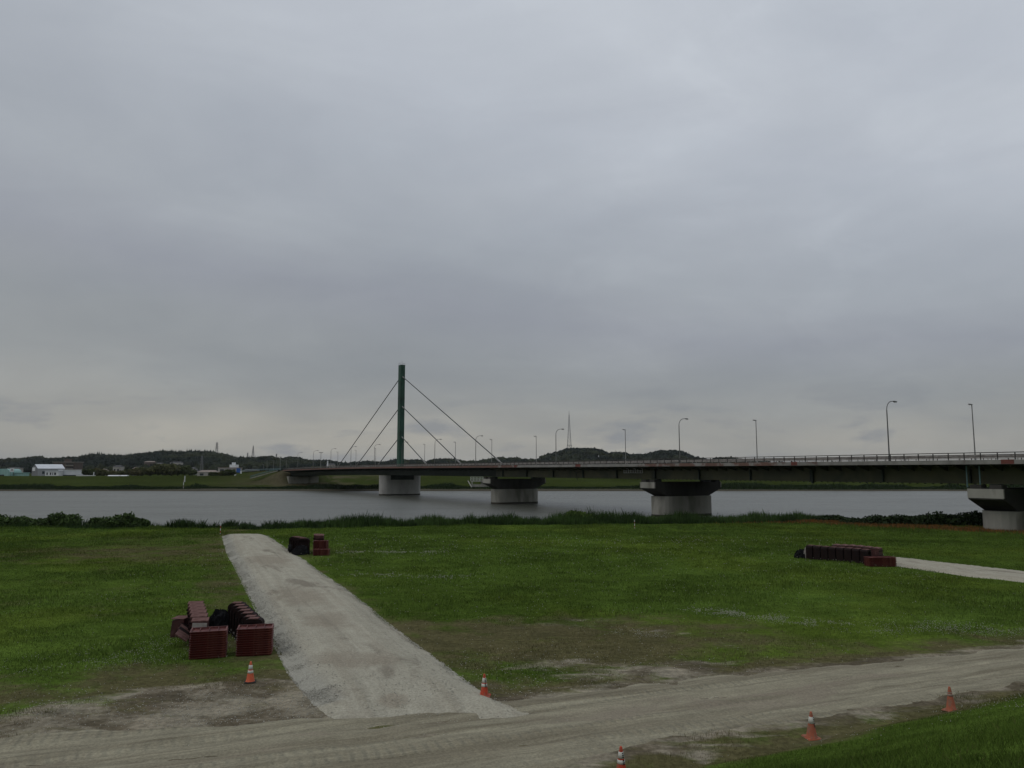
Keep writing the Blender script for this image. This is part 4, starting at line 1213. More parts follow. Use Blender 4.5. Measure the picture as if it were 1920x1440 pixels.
def shrub(x, y, w, h, label, seed, colA=(.028, .05, .018), colB=(.055, .09, .028), n=1500, grp=None, leaf=.11, name='shrub', sy=.7):
    z = gz(x, y)
    e = empty(name, (x, y, z - .1), label, 'shrub', grp)
    parts = []
    g = random.Random(seed)
    for i in range(7):
        a = (i / 6 - .5) * w * .72; hh = h * g.uniform(.62, 1.05) * (1 - .25 * abs(i / 6 - .5) * 2)
        parts.append(leaf_cloud(n // 7, (a, g.uniform(-.3, .3) * w * sy * .4, hh * .5), (w * .22, w * .22 * sy + .4, hh * .56), leaf, colA, colB, seed * 31 + i, .35))
    v, fc, c = merge(parts); v[:, 2] = np.maximum(v[:, 2], .02)
    np_mesh('foliage', v, fc, M['crown_leaf'], e, cols=c)
    st_ = MB()
    for i in range(6):
        a = g.uniform(-.3, .3) * w; st_.bar((a * .5, 0, 0), (a, g.uniform(-.3, .3), h * .7), .035, .012, 5)
    st_.build('stems', M['bark'], e)
    return e


def place(px_, Y): return (px_ - 960) / f * Y * 1.0


GS = 'shrubs on the near river bank'
shrubs = [(14, 105.0, 7.5, 1.5, 'low left-most shrub on the near bank'), (68, 105.5, 6.5, 2.0, 'broad shrub in the left hedge on the near bank'),
          (122, 104.6, 5.0, 2.15, 'tall dark shrub at the right end of the left hedge on the near bank'),
          (214, 103.0, 4.6, 1.7, 'lower left half of the isolated shrub pair on the near bank'), (252, 102.6, 4.4, 2.1, 'taller rounded right half of the isolated shrub pair on the near bank'),
          (1085, 109.6, 3.8, 2.35, 'light green bushy shrub above the reeds in front of the river'),
          (1640, 107.5, 9, 1.3, 'low dark shrub left of the fourth pier'), (1705, 106.0, 9, 1.75, 'middle dark shrub left of the fourth pier'), (1775, 105.0, 9.5, 2.4, 'tall dark shrub just left of the fourth pier'),
          (1550, 113, 6.5, 1.1, 'small ragged shrub on the bank between third and fourth pier'), (1850, 105, 9, 2.5, 'dark shrub partly behind the fourth pier')]
for i, (p_, Y, w_, h_, lab) in enumerate(shrubs):
    light = i == 5
    dark = i in (6, 7, 8, 9, 10)
    ca = (.06, .10, .022) if light else ((.018, .032, .013) if dark else (.042, .066, .022)); cb_ = (.10, .155, .035) if light else ((.035, .055, .02) if dark else (.068, .108, .032))
    shrub(place(p_, Y), Y, w_, h_, lab, 100 + i, ca, cb_, 4200, GS, leaf=.15)


# grass, reeds, flowers: numpy blades
def blades(n_, x, y, z, hgt, wid, cols, name, lean=.45, label=None, seg=False):
    g = rng; a = g.random(n_) * 2 * math.pi
    dx, dy = np.cos(a) * wid / 2, np.sin(a) * wid / 2
    la = g.random(n_) * 2 * math.pi; ll = lean * hgt * g.random(n_)
    base = np.stack([x, y, z], -1)
    v = np.stack([base + np.stack([-dx, -dy, 0 * dx], -1), base + np.stack([dx, dy, 0 * dx], -1),
                  base + np.stack([dx * .6 + np.cos(la) * ll * .45, dy * .6 + np.sin(la) * ll * .45, hgt * .6], -1),
                  base + np.stack([np.cos(la) * ll, np.sin(la) * ll, hgt], -1)], 1).reshape(-1, 3)
    fc = np.arange(n_ * 4).reshape(n_, 4)
    c = np.repeat(cols, 4, axis=0)
    o = np_mesh(name, v, fc, M['leaf_blade'], cols=c)
    return tag(o, label, None, None, 'stuff')


def grass():
    n_ = 760000
    y = 7 + (110 - 7) * rng.random(n_) ** 1.35
    # density falls with distance
    x = (rng.random(n_) * 2 - 1) * (.70 * y + 3.5)
    ok = (road_side(x, y) < .10 + (rng.random(n_) - .5) * .5) & (path_side(x, y) < -.35 + (rng.random(n_) - .6) * .5) & (path2_side(x, y) < 0) & (y < shore(x) - .6)
    b, w, o, l = zones(x, y)
    ok &= rng.random(n_) > b * .93
    ok &= rng.random(n_) > w * .25
    # patchy height
    hn = vnoise(x, y, .22, 91, 4); hn2 = vnoise(x, y, .9, 95, 3)
    d_ = toe_d(x, y)
    hgt = (.05 + .13 * sstep(.3, .75, hn * .6 + hn2 * .4)) * (.6 + .8 * rng.random(n_)) * (1 - .5 * w) * (1 - .4 * b)
    hgt = hgt * (1 - .25 * sstep(1, 4, d_)) * (1 + sstep(60, 110, y) * .6)
    wid = np.maximum(.010, y * .00055) * (.8 + .6 * rng.random(n_))
    near = sstep(30, 12, y); wid = wid * (1 - .25 * near)
    c = ground_colour(x, y) * (.82 + .42 * rng.random(n_))[:, None]
    yel = (rng.random(n_) < .03 + .3 * w)[:, None]
    c = np.where(yel, c * .4 + np.array([.12, .10, .045]) * .6, c)
    c = c * (1 + .25 * (sstep(.4, .7, hn2) - .5))[:, None]
    x, y, hgt, wid, c = x[ok], y[ok], hgt[ok], wid[ok], c[ok]
    blades(len(x), x, y, terrain(x, y) - .01, hgt, wid, c, 'grass', .6)


grass()


def tall_band():
    # reeds along the near bank
    n_ = 90000
    x = -36 + 160 * rng.random(n_)
    dep = rng.random(n_)
    ys_ = shore(x)
    wband = np.interp(x, [-36, -28, -20, 40, 48, 80, 130], [1.5, 3.5, 5.0, 5.5, 3, 3, 4])
    y = ys_ + .6 - dep * wband
    tall = np.interp(x, [-40, -36, -31, -28, 34, 44, 50, 60, 130], [.25, .35, .7, 1.5, 1.55, 1.0, .7, .8, 1.6])
    hn = vnoise(x, y, .28, 33, 4)
    cl = vnoise(x, y * .3, .55, 34, 3)
    hgt = tall * (.50 + .60 * sstep(.25, .75, hn) + .35 * cl) * (.62 + .6 * rng.random(n_)) * (1 - .45 * dep ** 2)
    hgt = np.where(rng.random(n_) < .07, hgt * 1.28, hgt)
    wid = .05 + .06 * rng.random(n_)
    t = (sstep(.35, .65, vnoise(x, y, .35, 37, 3)))[:, None]
    c = (np.array([.034, .060, .019]) * (1 - t) + np.array([.056, .096, .028]) * t) * (.6 + .8 * rng.random(n_))[:, None]
    dk = (sstep(46, 54, x) * .5)[:, None]
    c = c * (1 - dk)
    z = np.maximum(terrain(x, y), -.15)
    keep = (x < 62) | (y > ys_ - 3)
    blades(int(keep.sum()), x[keep], y[keep], z[keep], hgt[keep], wid[keep], c[keep], 'reeds', .35)
    # rough weeds on the left bank and at the path end
    n_ = 42000
    x = -92 + 68 * rng.random(n_); ys_ = shore(x); y = ys_ + .2 - 5 * rng.random(n_) ** 1.3
    hn = vnoise(x, y, .5, 39, 4)
    hgt = (.15 + .85 * sstep(.4, .8, hn)) * (.5 + .9 * rng.random(n_))
    c = np.array([.035, .06, .02]) * (.6 + .8 * rng.random(n_))[:, None]
    blades(n_, x, y, np.maximum(terrain(x, y), -.1), hgt, .06 + .04 * rng.random(n_), c, 'bank_weeds', .5)
    # dry orange grass near the fourth pier
    n_ = 26000
    x = 28 + 75 * rng.random(n_); yo = np.interp(x, [28, 36, 42, 50, 58, 75, 105], [114, 114, 112.5, 104, 97, 93, 90]); y = yo + rng.normal(size=n_) * 2.0
    c = np.where(rng.random((n_, 1)) < .6, np.array([.20, .09, .03]), np.array([.09, .075, .03])) * (.6 + .7 * rng.random(n_))[:, None]
    ok = y < shore(x) - 1
    blades(int(ok.sum()), x[ok], y[ok], terrain(x[ok], y[ok]), (.2 + .25 * rng.random(n_))[ok], (.07 + .03 * rng.random(n_))[ok], c[ok], 'dry_grass', .4)
    # dark vegetation strip on the far bank
    n_ = 70000
    x = -330 + 700 * rng.random(n_); y = 343 + 9 * rng.random(n_)
    hn = vnoise(x, y, .07, 43, 4)
    hgt = (.5 + 2.2 * sstep(.35, .8, hn)) * (.5 + .6 * rng.random(n_)) * sstep(342, 347, y)
    c = np.array([.026, .042, .017]) * (.6 + .7 * rng.random(n_))[:, None] * (.7 + .6 * hn[:, None])
    blades(n_, x, y, terrain(x, y), hgt, .35 + .3 * rng.random(n_), c, 'bank_weeds', .3)


tall_band()


def flowers():
    xs_, ys_ = [], []
    def seg(p, q, n_, sp):
        t = rng.random(n_); xs_.append(p[0] + (q[0] - p[0]) * t + rng.normal(size=n_) * sp); ys_.append(p[1] + (q[1] - p[1]) * t + rng.normal(size=n_) * sp * .9)
    seg((9.8, 41.4), (17.0, 35.8), 1900, .5); seg((18.2, 37.5), (24.5, 35.5), 1100, .9); seg((-15, 69.6), (-6.5, 70.2), 350, .5); seg((-11, 55.5), (-3, 54), 350, .6)
    seg((-16, 30), (-12.5, 36), 900, 1.4); seg((-20, 28.5), (-14, 31), 700, 1.2); seg((4.5, 36), (6.5, 35), 250, .5); seg((9, 20), (17, 22), 500, 2.0)
    n_ = 3500; xs_.append((rng.random(n_) - .45) * 60); ys_.append(27 + 60 * rng.random(n_))
    x = np.concatenate(xs_); y = np.concatenate(ys_)
    ok = (road_side(x, y) < -.5) & (path_side(x, y) < -.3) & (path2_side(x, y) < -.3) & (toe_d(x, y) < 14)
    b, w, o, l = zones(x, y); ok &= (b < .3) & (vnoise(x, y, .8, 121, 3) > .42)
    x, y = x[ok], y[ok]; n = len(x); z = terrain(x, y) + .13 + .07 * rng.random(n); r = np.maximum(.011, .00045 * y) * (.7 + .6 * rng.random(n))
    P = np.stack([x, y, z], -1); D = np.array([[1, 0, 0], [0, 1, 0], [-1, 0, 0], [0, -1, 0], [0, 0, 1], [0, 0, -1]])
    v = (P[:, None, :] + D[None] * r[:, None, None]).reshape(-1, 3)
    q = np.array([[0, 1, 4], [1, 2, 4], [2, 3, 4], [3, 0, 4], [1, 0, 5], [2, 1, 5], [3, 2, 5], [0, 3, 5]])
    fc = (np.arange(n)[:, None, None] * 6 + q[None]).reshape(-1, 3)
    c = np.full((len(v), 3), .33) * np.array([1, 1, .82])
    tag(np_mesh('clover_flowers', v, fc, M['leaf_blade'], cols=c), kind='stuff')


flowers()


def stones():
    # crushed stone on the shoulders of the gravel path and on the bare soil
    xs_, ys_, sz = [], [], []
    for E_, n_, w_, s_ in ((PL, 13000, .80, .026), (PR, 6000, .36, .025)):
        t = rng.random(n_) ** 1.5; yy = E_[0, 1] + 2.6 + t * (86 - E_[0, 1]); xx = np.interp(yy, E_[:, 1], E_[:, 0])
        sgn = 1 if E_ is PL else -1
        xs_.append(xx + sgn * (-.12 + np.abs(rng.normal(size=n_)) * w_ * .55)); ys_.append(yy); sz.append(s_ * (.35 + 1.0 * rng.random(n_) ** 1.5))
    n_ = 3500; xs_.append(-8 + rng.normal(size=n_) * 5); ys_.append(25 + rng.normal(size=n_) * 1.5); sz.append(.020 * (.4 + rng.random(n_)))
    n_ = 1500; xs_.append(2 + rng.normal(size=n_) * 5); ys_.append(29 + rng.normal(size=n_) * 2.5); sz.append(.020 * (.4 + rng.random(n_)))
    x = np.concatenate(xs_); y = np.concatenate(ys_); r = np.concatenate(sz); n = len(x)
    dd = np.minimum(path_side(x, y), (y - 23.75 - .06 * (x + 3)) * .32)
    z = terrain(x, y) + np.clip((dd) / 1.0, -.1, 1) * .34 + r * .2
    z = np.where(dd < .0, terrain(x, y) + r * .15, z)
    P = np.stack([x, y, z], -1); D = np.array([[1, 0, 0], [0, 1, 0], [-1, 0, 0], [0, -1, 0], [0, 0, .7], [0, 0, -.6]])
    J = .6 + .7 * rng.random((n, 6, 1))
    v = (P[:, None, :] + D[None] * r[:, None, None] * J).reshape(-1, 3)
    q = np.array([[0, 1, 4], [1, 2, 4], [2, 3, 4], [3, 0, 4], [1, 0, 5], [2, 1, 5], [3, 2, 5], [0, 3, 5]])
    fc = (np.arange(n)[:, None, None] * 6 + q[None]).reshape(-1, 3)
    c = np.repeat(np.array([.37, .355, .305]) * (.75 + .4 * rng.random((n, 1))), 6, axis=0)
    tag(np_mesh('loose_stones', v, fc, M['leaf_blade'], cols=c), kind='stuff')


stones()

# ------------------------------------------------------------------ far hills and woods
TL = [(-1400, 862), (-700, 858), (-200, 862), (0, 862), (40, 860), (75, 856), (95, 860), (130, 858), (150, 857), (170, 853), (185, 851), (205, 854), (235, 855), (250, 853), (270, 850), (290, 848), (310, 846),
      (345, 849), (352, 846), (400, 847), (415, 851), (430, 853), (445, 858), (480, 858), (500, 856), (515, 856), (525, 860), (545, 857), (560, 858), (580, 863), (620, 863), (640, 868), (660, 868), (690, 865), (720, 867),
      (740, 862), (790, 862), (800, 866), (810, 861), (850, 860), (870, 865), (900, 864), (920, 860), (935, 857.5), (970, 859), (990, 862), (1010, 861), (1017, 855), (1030, 851), (1045, 847), (1060, 842), (1080, 840), (1115, 841),
      (1130, 845), (1140, 850), (1150, 848), (1165, 848), (1180, 852), (1210, 852), (1222, 848), (1235, 845), (1265, 845), (1280, 847), (1293, 853), (1300, 857), (1315, 859), (1330, 862), (1345, 858), (1360, 857), (1380, 860), (1400, 864), (1700, 866), (2400, 862), (3300, 858)]
TLx = np.array([p[0] for p in TL], float); TLy = np.array([p[1] for p in TL], float)
RY = 1500.0


def ridge(x, Y):
    px_ = 960 + x / Y * f
    py_ = np.interp(px_, TLx, TLy)
    el = np.tan(PITCH - np.arctan((py_ - 720) / f))
    top = EYE + el * RY
    return top - 10.2


def hill_h(x, y):
    x = np.asarray(x, float); y = np.asarray(y, float)
    t = sstep(880, RY, y) * (1 - .75 * sstep(RY + 30, RY + 700, y))
    return 4.3 + (ridge(x, np.maximum(y, 600)) - 4.3) * t * (.93 + .1 * vnoise(x, y, .006, 3, 3)) - (y < 860) * 4


M['hillside'] = mat('wooded_hillside', (.030, .040, .024), (.022, .030, .02), .02, 1, spec=.05)
tag(grid_mesh('hills', axis([(-2600, 2600, 16)]), axis([(850, 1600, 24), (1600, 2500, 100)]), hill_h, M['hillside']), kind='structure')


def ico():
    t = (1 + 5 ** .5) / 2
    v = np.array([(-1, t, 0), (1, t, 0), (-1, -t, 0), (1, -t, 0), (0, -1, t), (0, 1, t), (0, -1, -t), (0, 1, -t), (t, 0, -1), (t, 0, 1), (-t, 0, -1), (-t, 0, 1)], float)
    v /= np.linalg.norm(v[0])
    fc = np.array([(0, 11, 5), (0, 5, 1), (0, 1, 7), (0, 7, 10), (0, 10, 11), (1, 5, 9), (5, 11, 4), (11, 10, 2), (10, 7, 6), (7, 1, 8), (3, 9, 4), (3, 4, 2), (3, 2, 6), (3, 6, 8), (3, 8, 9), (4, 9, 5), (2, 4, 11), (6, 2, 10), (8, 6, 7), (9, 8, 1)])
    return v, fc


def woodland():
    iv, ifc = ico(); n = 15000
    # more at the ridge
    y = np.where(rng.random(n) < .45, RY - 60 * rng.random(n), 920 + (RY - 920) * rng.random(n) ** .8)
    pxr = np.where(rng.random(n) < .9, -60 + 1500 * rng.random(n), -1400 + 4600 * rng.random(n))
    x = (pxr - 960) / f * y
    g = vnoise(x, y, .012, 101, 3)
    r = (2.6 + 3.4 * rng.random(n) ** 1.5) * (.7 + .6 * g)
    hz = r * (1.0 + .5 * rng.random(n))
    z = hill_h(x, y) + 6.4 - hz * .55 + rng.random(n) ** 3 * 3.5
    P = np.stack([x, y, z], -1)
    J = .75 + .5 * rng.random((n, 12, 1))
    v = (P[:, None, :] + iv[None] * J * np.stack([r, r, hz], -1)[:, None, :]).reshape(-1, 3)
    fc = (np.arange(n)[:, None, None] * 12 + ifc[None]).reshape(-1, 3)
    c = np.array([.016, .022, .018]) * (.6 + .7 * rng.random((n, 1))) + np.array([.014, .014, .003]) * sstep(.5, .75, g)[:, None]
    c = np.repeat(c, 12, axis=0)
    # ragged leaf flakes and pointed conifer tops on the skyline
    m_ = 70000; k_ = rng.integers(0, n, m_)
    d = rng.normal(size=(m_, 3)); d /= np.linalg.norm(d, axis=1)[:, None]; d[:, 2] = np.abs(d[:, 2])
    q = P[k_] + d * np.stack([r, r, hz], -1)[k_] * (.9 + .28 * rng.random((m_, 1)))
    a = rng.normal(size=(m_, 3)); a /= np.linalg.norm(a, axis=1)[:, None]; b = np.cross(a, d)
    v2 = np.stack([q - a * 1.3, q + a * 1.3, q + b * 1.4], 1).reshape(-1, 3)
    c2 = np.repeat(np.repeat(c[::12], 1, axis=0)[k_] * (.7 + .8 * rng.random((m_, 1))), 3, axis=0)
    f2 = np.arange(m_ * 3).reshape(-1, 3)
    n3 = 900
    y3 = RY - 25 * rng.random(n3); px3 = 150 + 300 * rng.random(n3); far_ = rng.random(n3) < .18; px3 = np.where(far_, -50 + 1080 * rng.random(n3), px3)
    x3 = (px3 - 960) / f * y3; z3 = hill_h(x3, y3); h3 = 9.0 + 7 * rng.random(n3) ** 1.5 * (.4 + vnoise(x3, y3, .02, 7, 2)); r3 = 2.0 + 1.6 * rng.random(n3)
    ang = np.linspace(0, 2 * math.pi, 6)[:-1]
    ring = np.stack([x3[:, None] + np.cos(ang) * r3[:, None], y3[:, None] + np.sin(ang) * r3[:, None], (z3 + 2)[:, None] + 0 * ang], -1)
    v3 = np.concatenate([ring, np.stack([x3, y3, z3 + h3], -1)[:, None, :]], 1).reshape(-1, 3)
    f3 = np.stack([np.stack([np.arange(n3) * 6 + i, np.arange(n3) * 6 + (i + 1) % 5, np.arange(n3) * 6 + 5], -1) for i in range(5)], 1).reshape(-1, 3)
    c3 = np.full((len(v3), 3), 1.0) * np.array([.02, .03, .02])
    V, F, K = merge([(v, fc, c), (v2, f2, c2), (v3, f3, c3)])
    tag(np_mesh('woodland', V, F, M['wood_leaf'], cols=K), kind='stuff')


woodland()


# individual trees behind the far levee
def tree(h, w, seed, ca, cb_, n=900):
    r = empty('tree', (0, 0, 0))
    tk = MB().bar((0, 0, -.3), (.1, 0, h * .45), h * .028, h * .018, 7).bar((.1, 0, h * .45), (0, .1, h * .85), h * .018, h * .005, 6)
    g = random.Random(seed)
    tk.build('trunk', M['bark'], r)
    lb = MB(); parts = []
    for i in range(7):
        a = g.uniform(0, 6.28); z0 = h * g.uniform(.3, .6); e = (math.cos(a) * w * .32, math.sin(a) * w * .32, z0 + h * .2)
        lb.bar((.05, 0, z0), e, h * .010, h * .004, 5)
        parts.append(leaf_cloud(n // 8, e, (w * .24, w * .24, h * .2), .42, ca, cb_, seed * 17 + i, .3))
    parts.append(leaf_cloud(n // 8 * 2, (0, 0, h * .66), (w * .33, w * .33, h * .33), .42, ca, cb_, seed * 17 + 9, .3))
    lb.build('limb', M['bark'], r)
    v, fc, c = merge(parts); np_mesh('crown', v, fc, M['crown_leaf'], r, cols=c)
    return r


cols_t = [((.060, .066, .028), (.098, .102, .042)), ((.042, .056, .026), (.07, .084, .034)), ((.080, .076, .034), (.115, .105, .048))]
protos = [tree(8.5, 8, 300 + i, *cols_t[i], n=1600) for i in range(3)]
used = [False] * 3
kinds = ['olive green', 'dark green', 'brownish']
tl = [(172, 480, .75, 1), (186, 500, .7, 2), (200, 490, .62, 0), (216, 505, .6, 2), (232, 500, .66, 0), (246, 520, .6, 1), (258, 495, .7, 2), (272, 500, .85, 0), (286, 515, .95, 1), (300, 500, 1.0, 0),
      (314, 520, 1.05, 2), (326, 500, 1.15, 0), (338, 515, 1.1, 1), (350, 500, .8, 1), (362, 490, .6, 1), (20, 560, .7, 1), (405, 460, .5, 1), (432, 455, .55, 1), (420, 462, .5, 0), (600, 620, 1.0, 1), (980, 520, .7, 1), (1020, 520, .8, 0)]
for i, (p_, Y, sc_, k_) in enumerate(tl):
    if not used[k_]: o = protos[k_]; used[k_] = True
    else: o = copy_tree(protos[k_])
    x = place(p_, Y)
    o.location = (x, Y, gz(x, Y) - 2.2 * sc_); vr = .85 + .35 * ((i * 7) % 5) / 4; o.scale = (sc_ * 1.5 * vr, sc_ * 1.4, sc_ * (1.1 + .25 * ((i * 3) % 4) / 3)); o.rotation_euler = (0, 0, i * 1.3)
    if p_ < 30: w_ = 'by the turquoise shed'
    elif p_ < 365:
        m0 = tl[i - 1][0] if i else 0
        w_ = '%s in the tree row right of the white annex' % ['first', 'second', 'third', 'fourth', 'fifth', 'sixth', 'seventh', 'eighth', 'ninth', 'tenth', 'eleventh', 'twelfth', 'thirteenth', 'fourteenth', 'last'][i]
    elif p_ < 440: w_ = 'in front of the tan low house, number %s from the left' % {405: 'one', 420: 'two', 432: 'three'}[p_]
    elif p_ < 700: w_ = 'behind the far bridge abutment'
    else: w_ = 'behind the far levee %s of the second pier' % ('left' if p_ < 1000 else 'right')
    tag(o, kinds[k_] + ' tree ' + w_, 'tree', 'trees behind the far levee')


# ------------------------------------------------------------------ buildings across the river
def bld(name, px0, px1, ytop, Y, depth, wall, roof, label, flat=True, ridge_px=None, over=.3, win=None, base=None, rz=0.0, ridge_dir='x'):
    x0, zt = at(px0, ytop, Y); x1, _ = at(px1, ytop, Y); w = x1 - x0; cx = (x0 + x1) / 2
    zb = base if base is not None else gz(cx, Y + depth / 2) - .5
    e = empty(name, (cx, Y, zb), label, 'building', None, rz); h = zt - zb
    if flat:
        MB().box(-w / 2, w / 2, 0, depth, 0, h - .4).build('wall', wall, e)
        MB().box(-w / 2 - over, w / 2 + over, -over, depth + over, h - .398, h).build('roof', roof, e)
    else:
        hr = ridge_px * Y / f; he = h - hr
        MB().box(-w / 2, w / 2, 0, depth, 0, he).build('wall', wall, e)
        if ridge_dir == 'x':
            p = [(-w / 2 - over, -over, he + .003), (w / 2 + over, -over, he + .003), (w / 2 + over, depth + over, he + .003), (-w / 2 - over, depth + over, he + .003), (-w / 2 + w * .12, depth / 2, h), (w / 2 - w * .12, depth / 2, h)]
            MB().add(p, [(3, 2, 1, 0), (0, 1, 5, 4), (2, 3, 4, 5), (1, 2, 5), (3, 0, 4)]).build('roof', roof, e)
        else:
            p = [(-w / 2 - over, -over, he + .003), (w / 2 + over, -over, he + .003), (w / 2 + over, depth + over, he + .003), (-w / 2 - over, depth + over, he + .003), (0, -over, h), (0, depth + over, h)]
            MB().add(p, [(3, 2, 1, 0), (0, 1, 4), (1, 2, 5, 4), (2, 3, 5), (3, 0, 4, 5)]).build('roof', roof, e)
    for q in (win or []):     # fractions x0,x1,z0,z1
        a, b, c_, d = q; zz = h if flat else he
        wd = MB().box(-w / 2 + a * w, -w / 2 + b * w, -.06, -.005, c_ * zz, d * zz).build('window', M['window'], e)
    return e


# grey warehouse: gable end towards the left, white sloping roof towards us
Yw = 500
xa, za = at(44, 876, Yw); xb, zb_ = at(72, 877.5, Yw); xc, zc_ = at(110, 877, Yw); _, zr = at(60, 870.5, Yw)
wh = empty('warehouse', ((xa + xc) / 2, Yw, 4.0), 'large grey warehouse with white pitched roof and white signboard on the far side', 'building')
X0 = xa - wh.location.x; X1 = xb - wh.location.x; X2 = xc - wh.location.x; he = za - 4.0 - .8; hr = zr - 4.0
# footprint: gable corner points A(left,back) B(front corner) C(right)
A = (X0, 9.0); Bp = (X1, 0.0); Cc = (X2, 7.0); Dd = (X0 + (X2 - X1), 16.0)
mb = MB(); mb.add([(A[0], A[1], 0), (Bp[0], Bp[1], 0), (Cc[0], Cc[1], 0), (Dd[0], Dd[1], 0), (A[0], A[1], he), (Bp[0], Bp[1], he), (Cc[0], Cc[1], he), (Dd[0], Dd[1], he)],
                  [(1, 2, 6, 5), (2, 3, 7, 6), (3, 0, 4, 7)]).build('side_wall', M['grey_cladding_pale'], wh)
G1_ = ((A[0] + Bp[0]) / 2, (A[1] + Bp[1]) / 2); G2_ = ((Cc[0] + Dd[0]) / 2, (Cc[1] + Dd[1]) / 2)
MB().add([(A[0], A[1], 0), (Bp[0], Bp[1], 0), (Bp[0], Bp[1], he), (G1_[0], G1_[1], hr), (A[0], A[1], he)], [(0, 1, 2, 3, 4)]).build('gable_wall', M['grey_cladding'], wh)
o_ = .25
MB().add([(Bp[0] - .2, Bp[1] - .3, he + .02), (Cc[0] + .3, Cc[1] - .3, he + .02), (G2_[0] + .3, G2_[1], hr + .05), (G1_[0] - .3, G1_[1] - .2, hr + .05), (Dd[0] + .3, Dd[1] + .3, he), (A[0] - .3, A[1] + .2, he),
          (Bp[0] - .2, Bp[1] - .3, he - .25), (Cc[0] + .3, Cc[1] - .3, he - .25)], [(0, 1, 2, 3), (3, 2, 4, 5), (6, 7, 1, 0)]).build('roof', M['roof_white'], wh)
sx0, sz0 = at(48, 876.5, Yw); sx1, sz1 = at(60, 883, Yw)
nrm = Vector((Bp[1] - A[1], -(Bp[0] - A[0]), 0)).normalized() * .25
def onwall(t): return Vector((A[0] + (Bp[0] - A[0]) * t, A[1] + (Bp[1] - A[1]) * t, 0))
p0_, p1_ = onwall(.14) + nrm, onwall(.56) + nrm
MB().hexa([p0_ + Vector((0, 0, sz1 - 4)), p1_ + Vector((0, 0, sz1 - 4)), p1_ - nrm * .6 + Vector((0, 0, sz1 - 4)), p0_ - nrm * .6 + Vector((0, 0, sz1 - 4)),
           p0_ + Vector((0, 0, sz0 - 4)), p1_ + Vector((0, 0, sz0 - 4)), p1_ - nrm * .6 + Vector((0, 0, sz0 - 4)), p0_ - nrm * .6 + Vector((0, 0, sz0 - 4))]).build('signboard', M['white_paint'], wh)
gwx = []
for t in (.2, .45, .7, .9):
    gx = X1 + (X2 - X1) * t; gy = 7.0 * t - .3
    MB().box(gx - .9, gx + .9, gy - .05, gy + .05, he * .45, he * .72).build('window', M['window'], wh)

bld('annex', 85, 110, 882.5, 492, 6, M['white_paint'], M['roof_white'], 'small white annex with four dark windows in front of the grey warehouse', win=[(.1, .2, .42, .75), (.36, .46, .42, .75), (.54, .6, .42, .75), (.68, .82, .42, .75)])
ax = bld('long_annex', 110.5, 165, 880.8, 497, 8, M['roof_white'], M['white_paint'], 'long low white building with dark open ground floor right of the warehouse', win=[(.14, .92, .05, .38)])
bld('low_wall', 144, 176, 891.2, 430, 1, M['white_paint'], M['white_paint'], 'very low white wall in front of the long white building', base=5.3)
x, _ = at(176, 886, 470); tag(MB().bar((0, 0, 0), (0, 0, 4.0), .28, n=8).build('post', M['white_paint'], None, False, (x, 470, 4.0)), 'stout white post right of the long white building', 'post')
# turquoise rounded shed
x0, zt = at(-22, 879, 480); x1, _ = at(18.5, 879, 480)
ts = empty('shed', ((x0 + x1) / 2, 480, 4.0), 'turquoise shed with rounded roof shoulder at the left edge of the far side', 'building')
w = (x1 - x0); hh = zt - 4.0; pr = [(-w / 2, 0), (w / 2, 0)] + [(w / 2 - 2.6 + 2.6 * math.cos(a), hh - 2.6 + 2.6 * math.sin(a)) for a in np.linspace(0, math.pi / 2, 6)] + [(-w / 2 + 2.6 - 2.6 * math.sin(a), hh - 2.6 + 2.6 * math.cos(a)) for a in np.linspace(0, math.pi / 2, 6)]
n = len(pr); MB().add([(a, 0, b) for a, b in pr] + [(a, 12, b) for a, b in pr], [tuple(range(n - 1, -1, -1)), tuple(range(n, 2 * n))] + [(i, (i + 1) % n, n + (i + 1) % n, n + i) for i in range(n)]).build('shell', M['turquoise'], ts)
MB().box(w / 2 - 6.0, w / 2 - 3.2, -.06, -.01, 0, 2.4).build('door', M['window'], ts)
bld('low_shed', 27, 44, 886, 484, 6, M['turquoise'], M['turquoise'], 'low turquoise shed left of the grey warehouse')
bld('sign_house', 14, 31.5, 876, 506, 7, M['cream_wall'], M['roof_dark'], 'cream house with dark roof behind the turquoise shed', flat=False, ridge_px=1.2, win=[(.3, .7, .6, .9)])
x, z = at(22.5, 882, 476); sb = empty('signboard', (x, 476, 4.0), 'white signboard on two legs beside the turquoise shed', 'sign')
MB().box(-1.2, 1.2, -.05, .05, z - 4 - .8, z - 4 + 1.3).build('board', M['white_paint'], sb)
MB().box(-.45, .45, -.07, -.052, z - 4 + .35, z - 4 + .8).box(-.8, .8, -.07, -.052, z - 4 - .35, z - 4 - .05).build('lettering', M['window'], sb)
for a in (-.9, .9): MB().bar((a, .06, 0), (a, .06, z - 4 + 1.2), .08).build('leg', M['lamp_pole'], sb)
# apartment block on the slope
apb = bld('apartment_block', 100, 140, 866, 700, 14, M['brown_wall'], M['cream_wall'], 'brown flat-roofed apartment block in front of the wooded hill', over=.5)
x0, zt = at(100, 866, 700); x1, _ = at(140, 866, 700); w = x1 - x0
for lv in range(2):
    zz = zt - apb.location.z - 3.4 - lv * 3.2
    MB().box(w * .1, w / 2 - 1, -.9, -.05, zz, zz + .5).build('balcony', M['cream_wall'], apb)
    for q in range(4):
        a = w * .12 + q * (w * .36 / 4); MB().box(a, a + 1.4, -.06, -.004, zz + .7, zz + 2.0).build('window', M['window'], apb)
MB().box(-w * .05, w * .12, 2, 8, zt - apb.location.z + .003, zt - apb.location.z + 2.6).build('stair_tower', M['brown_wall'], apb)

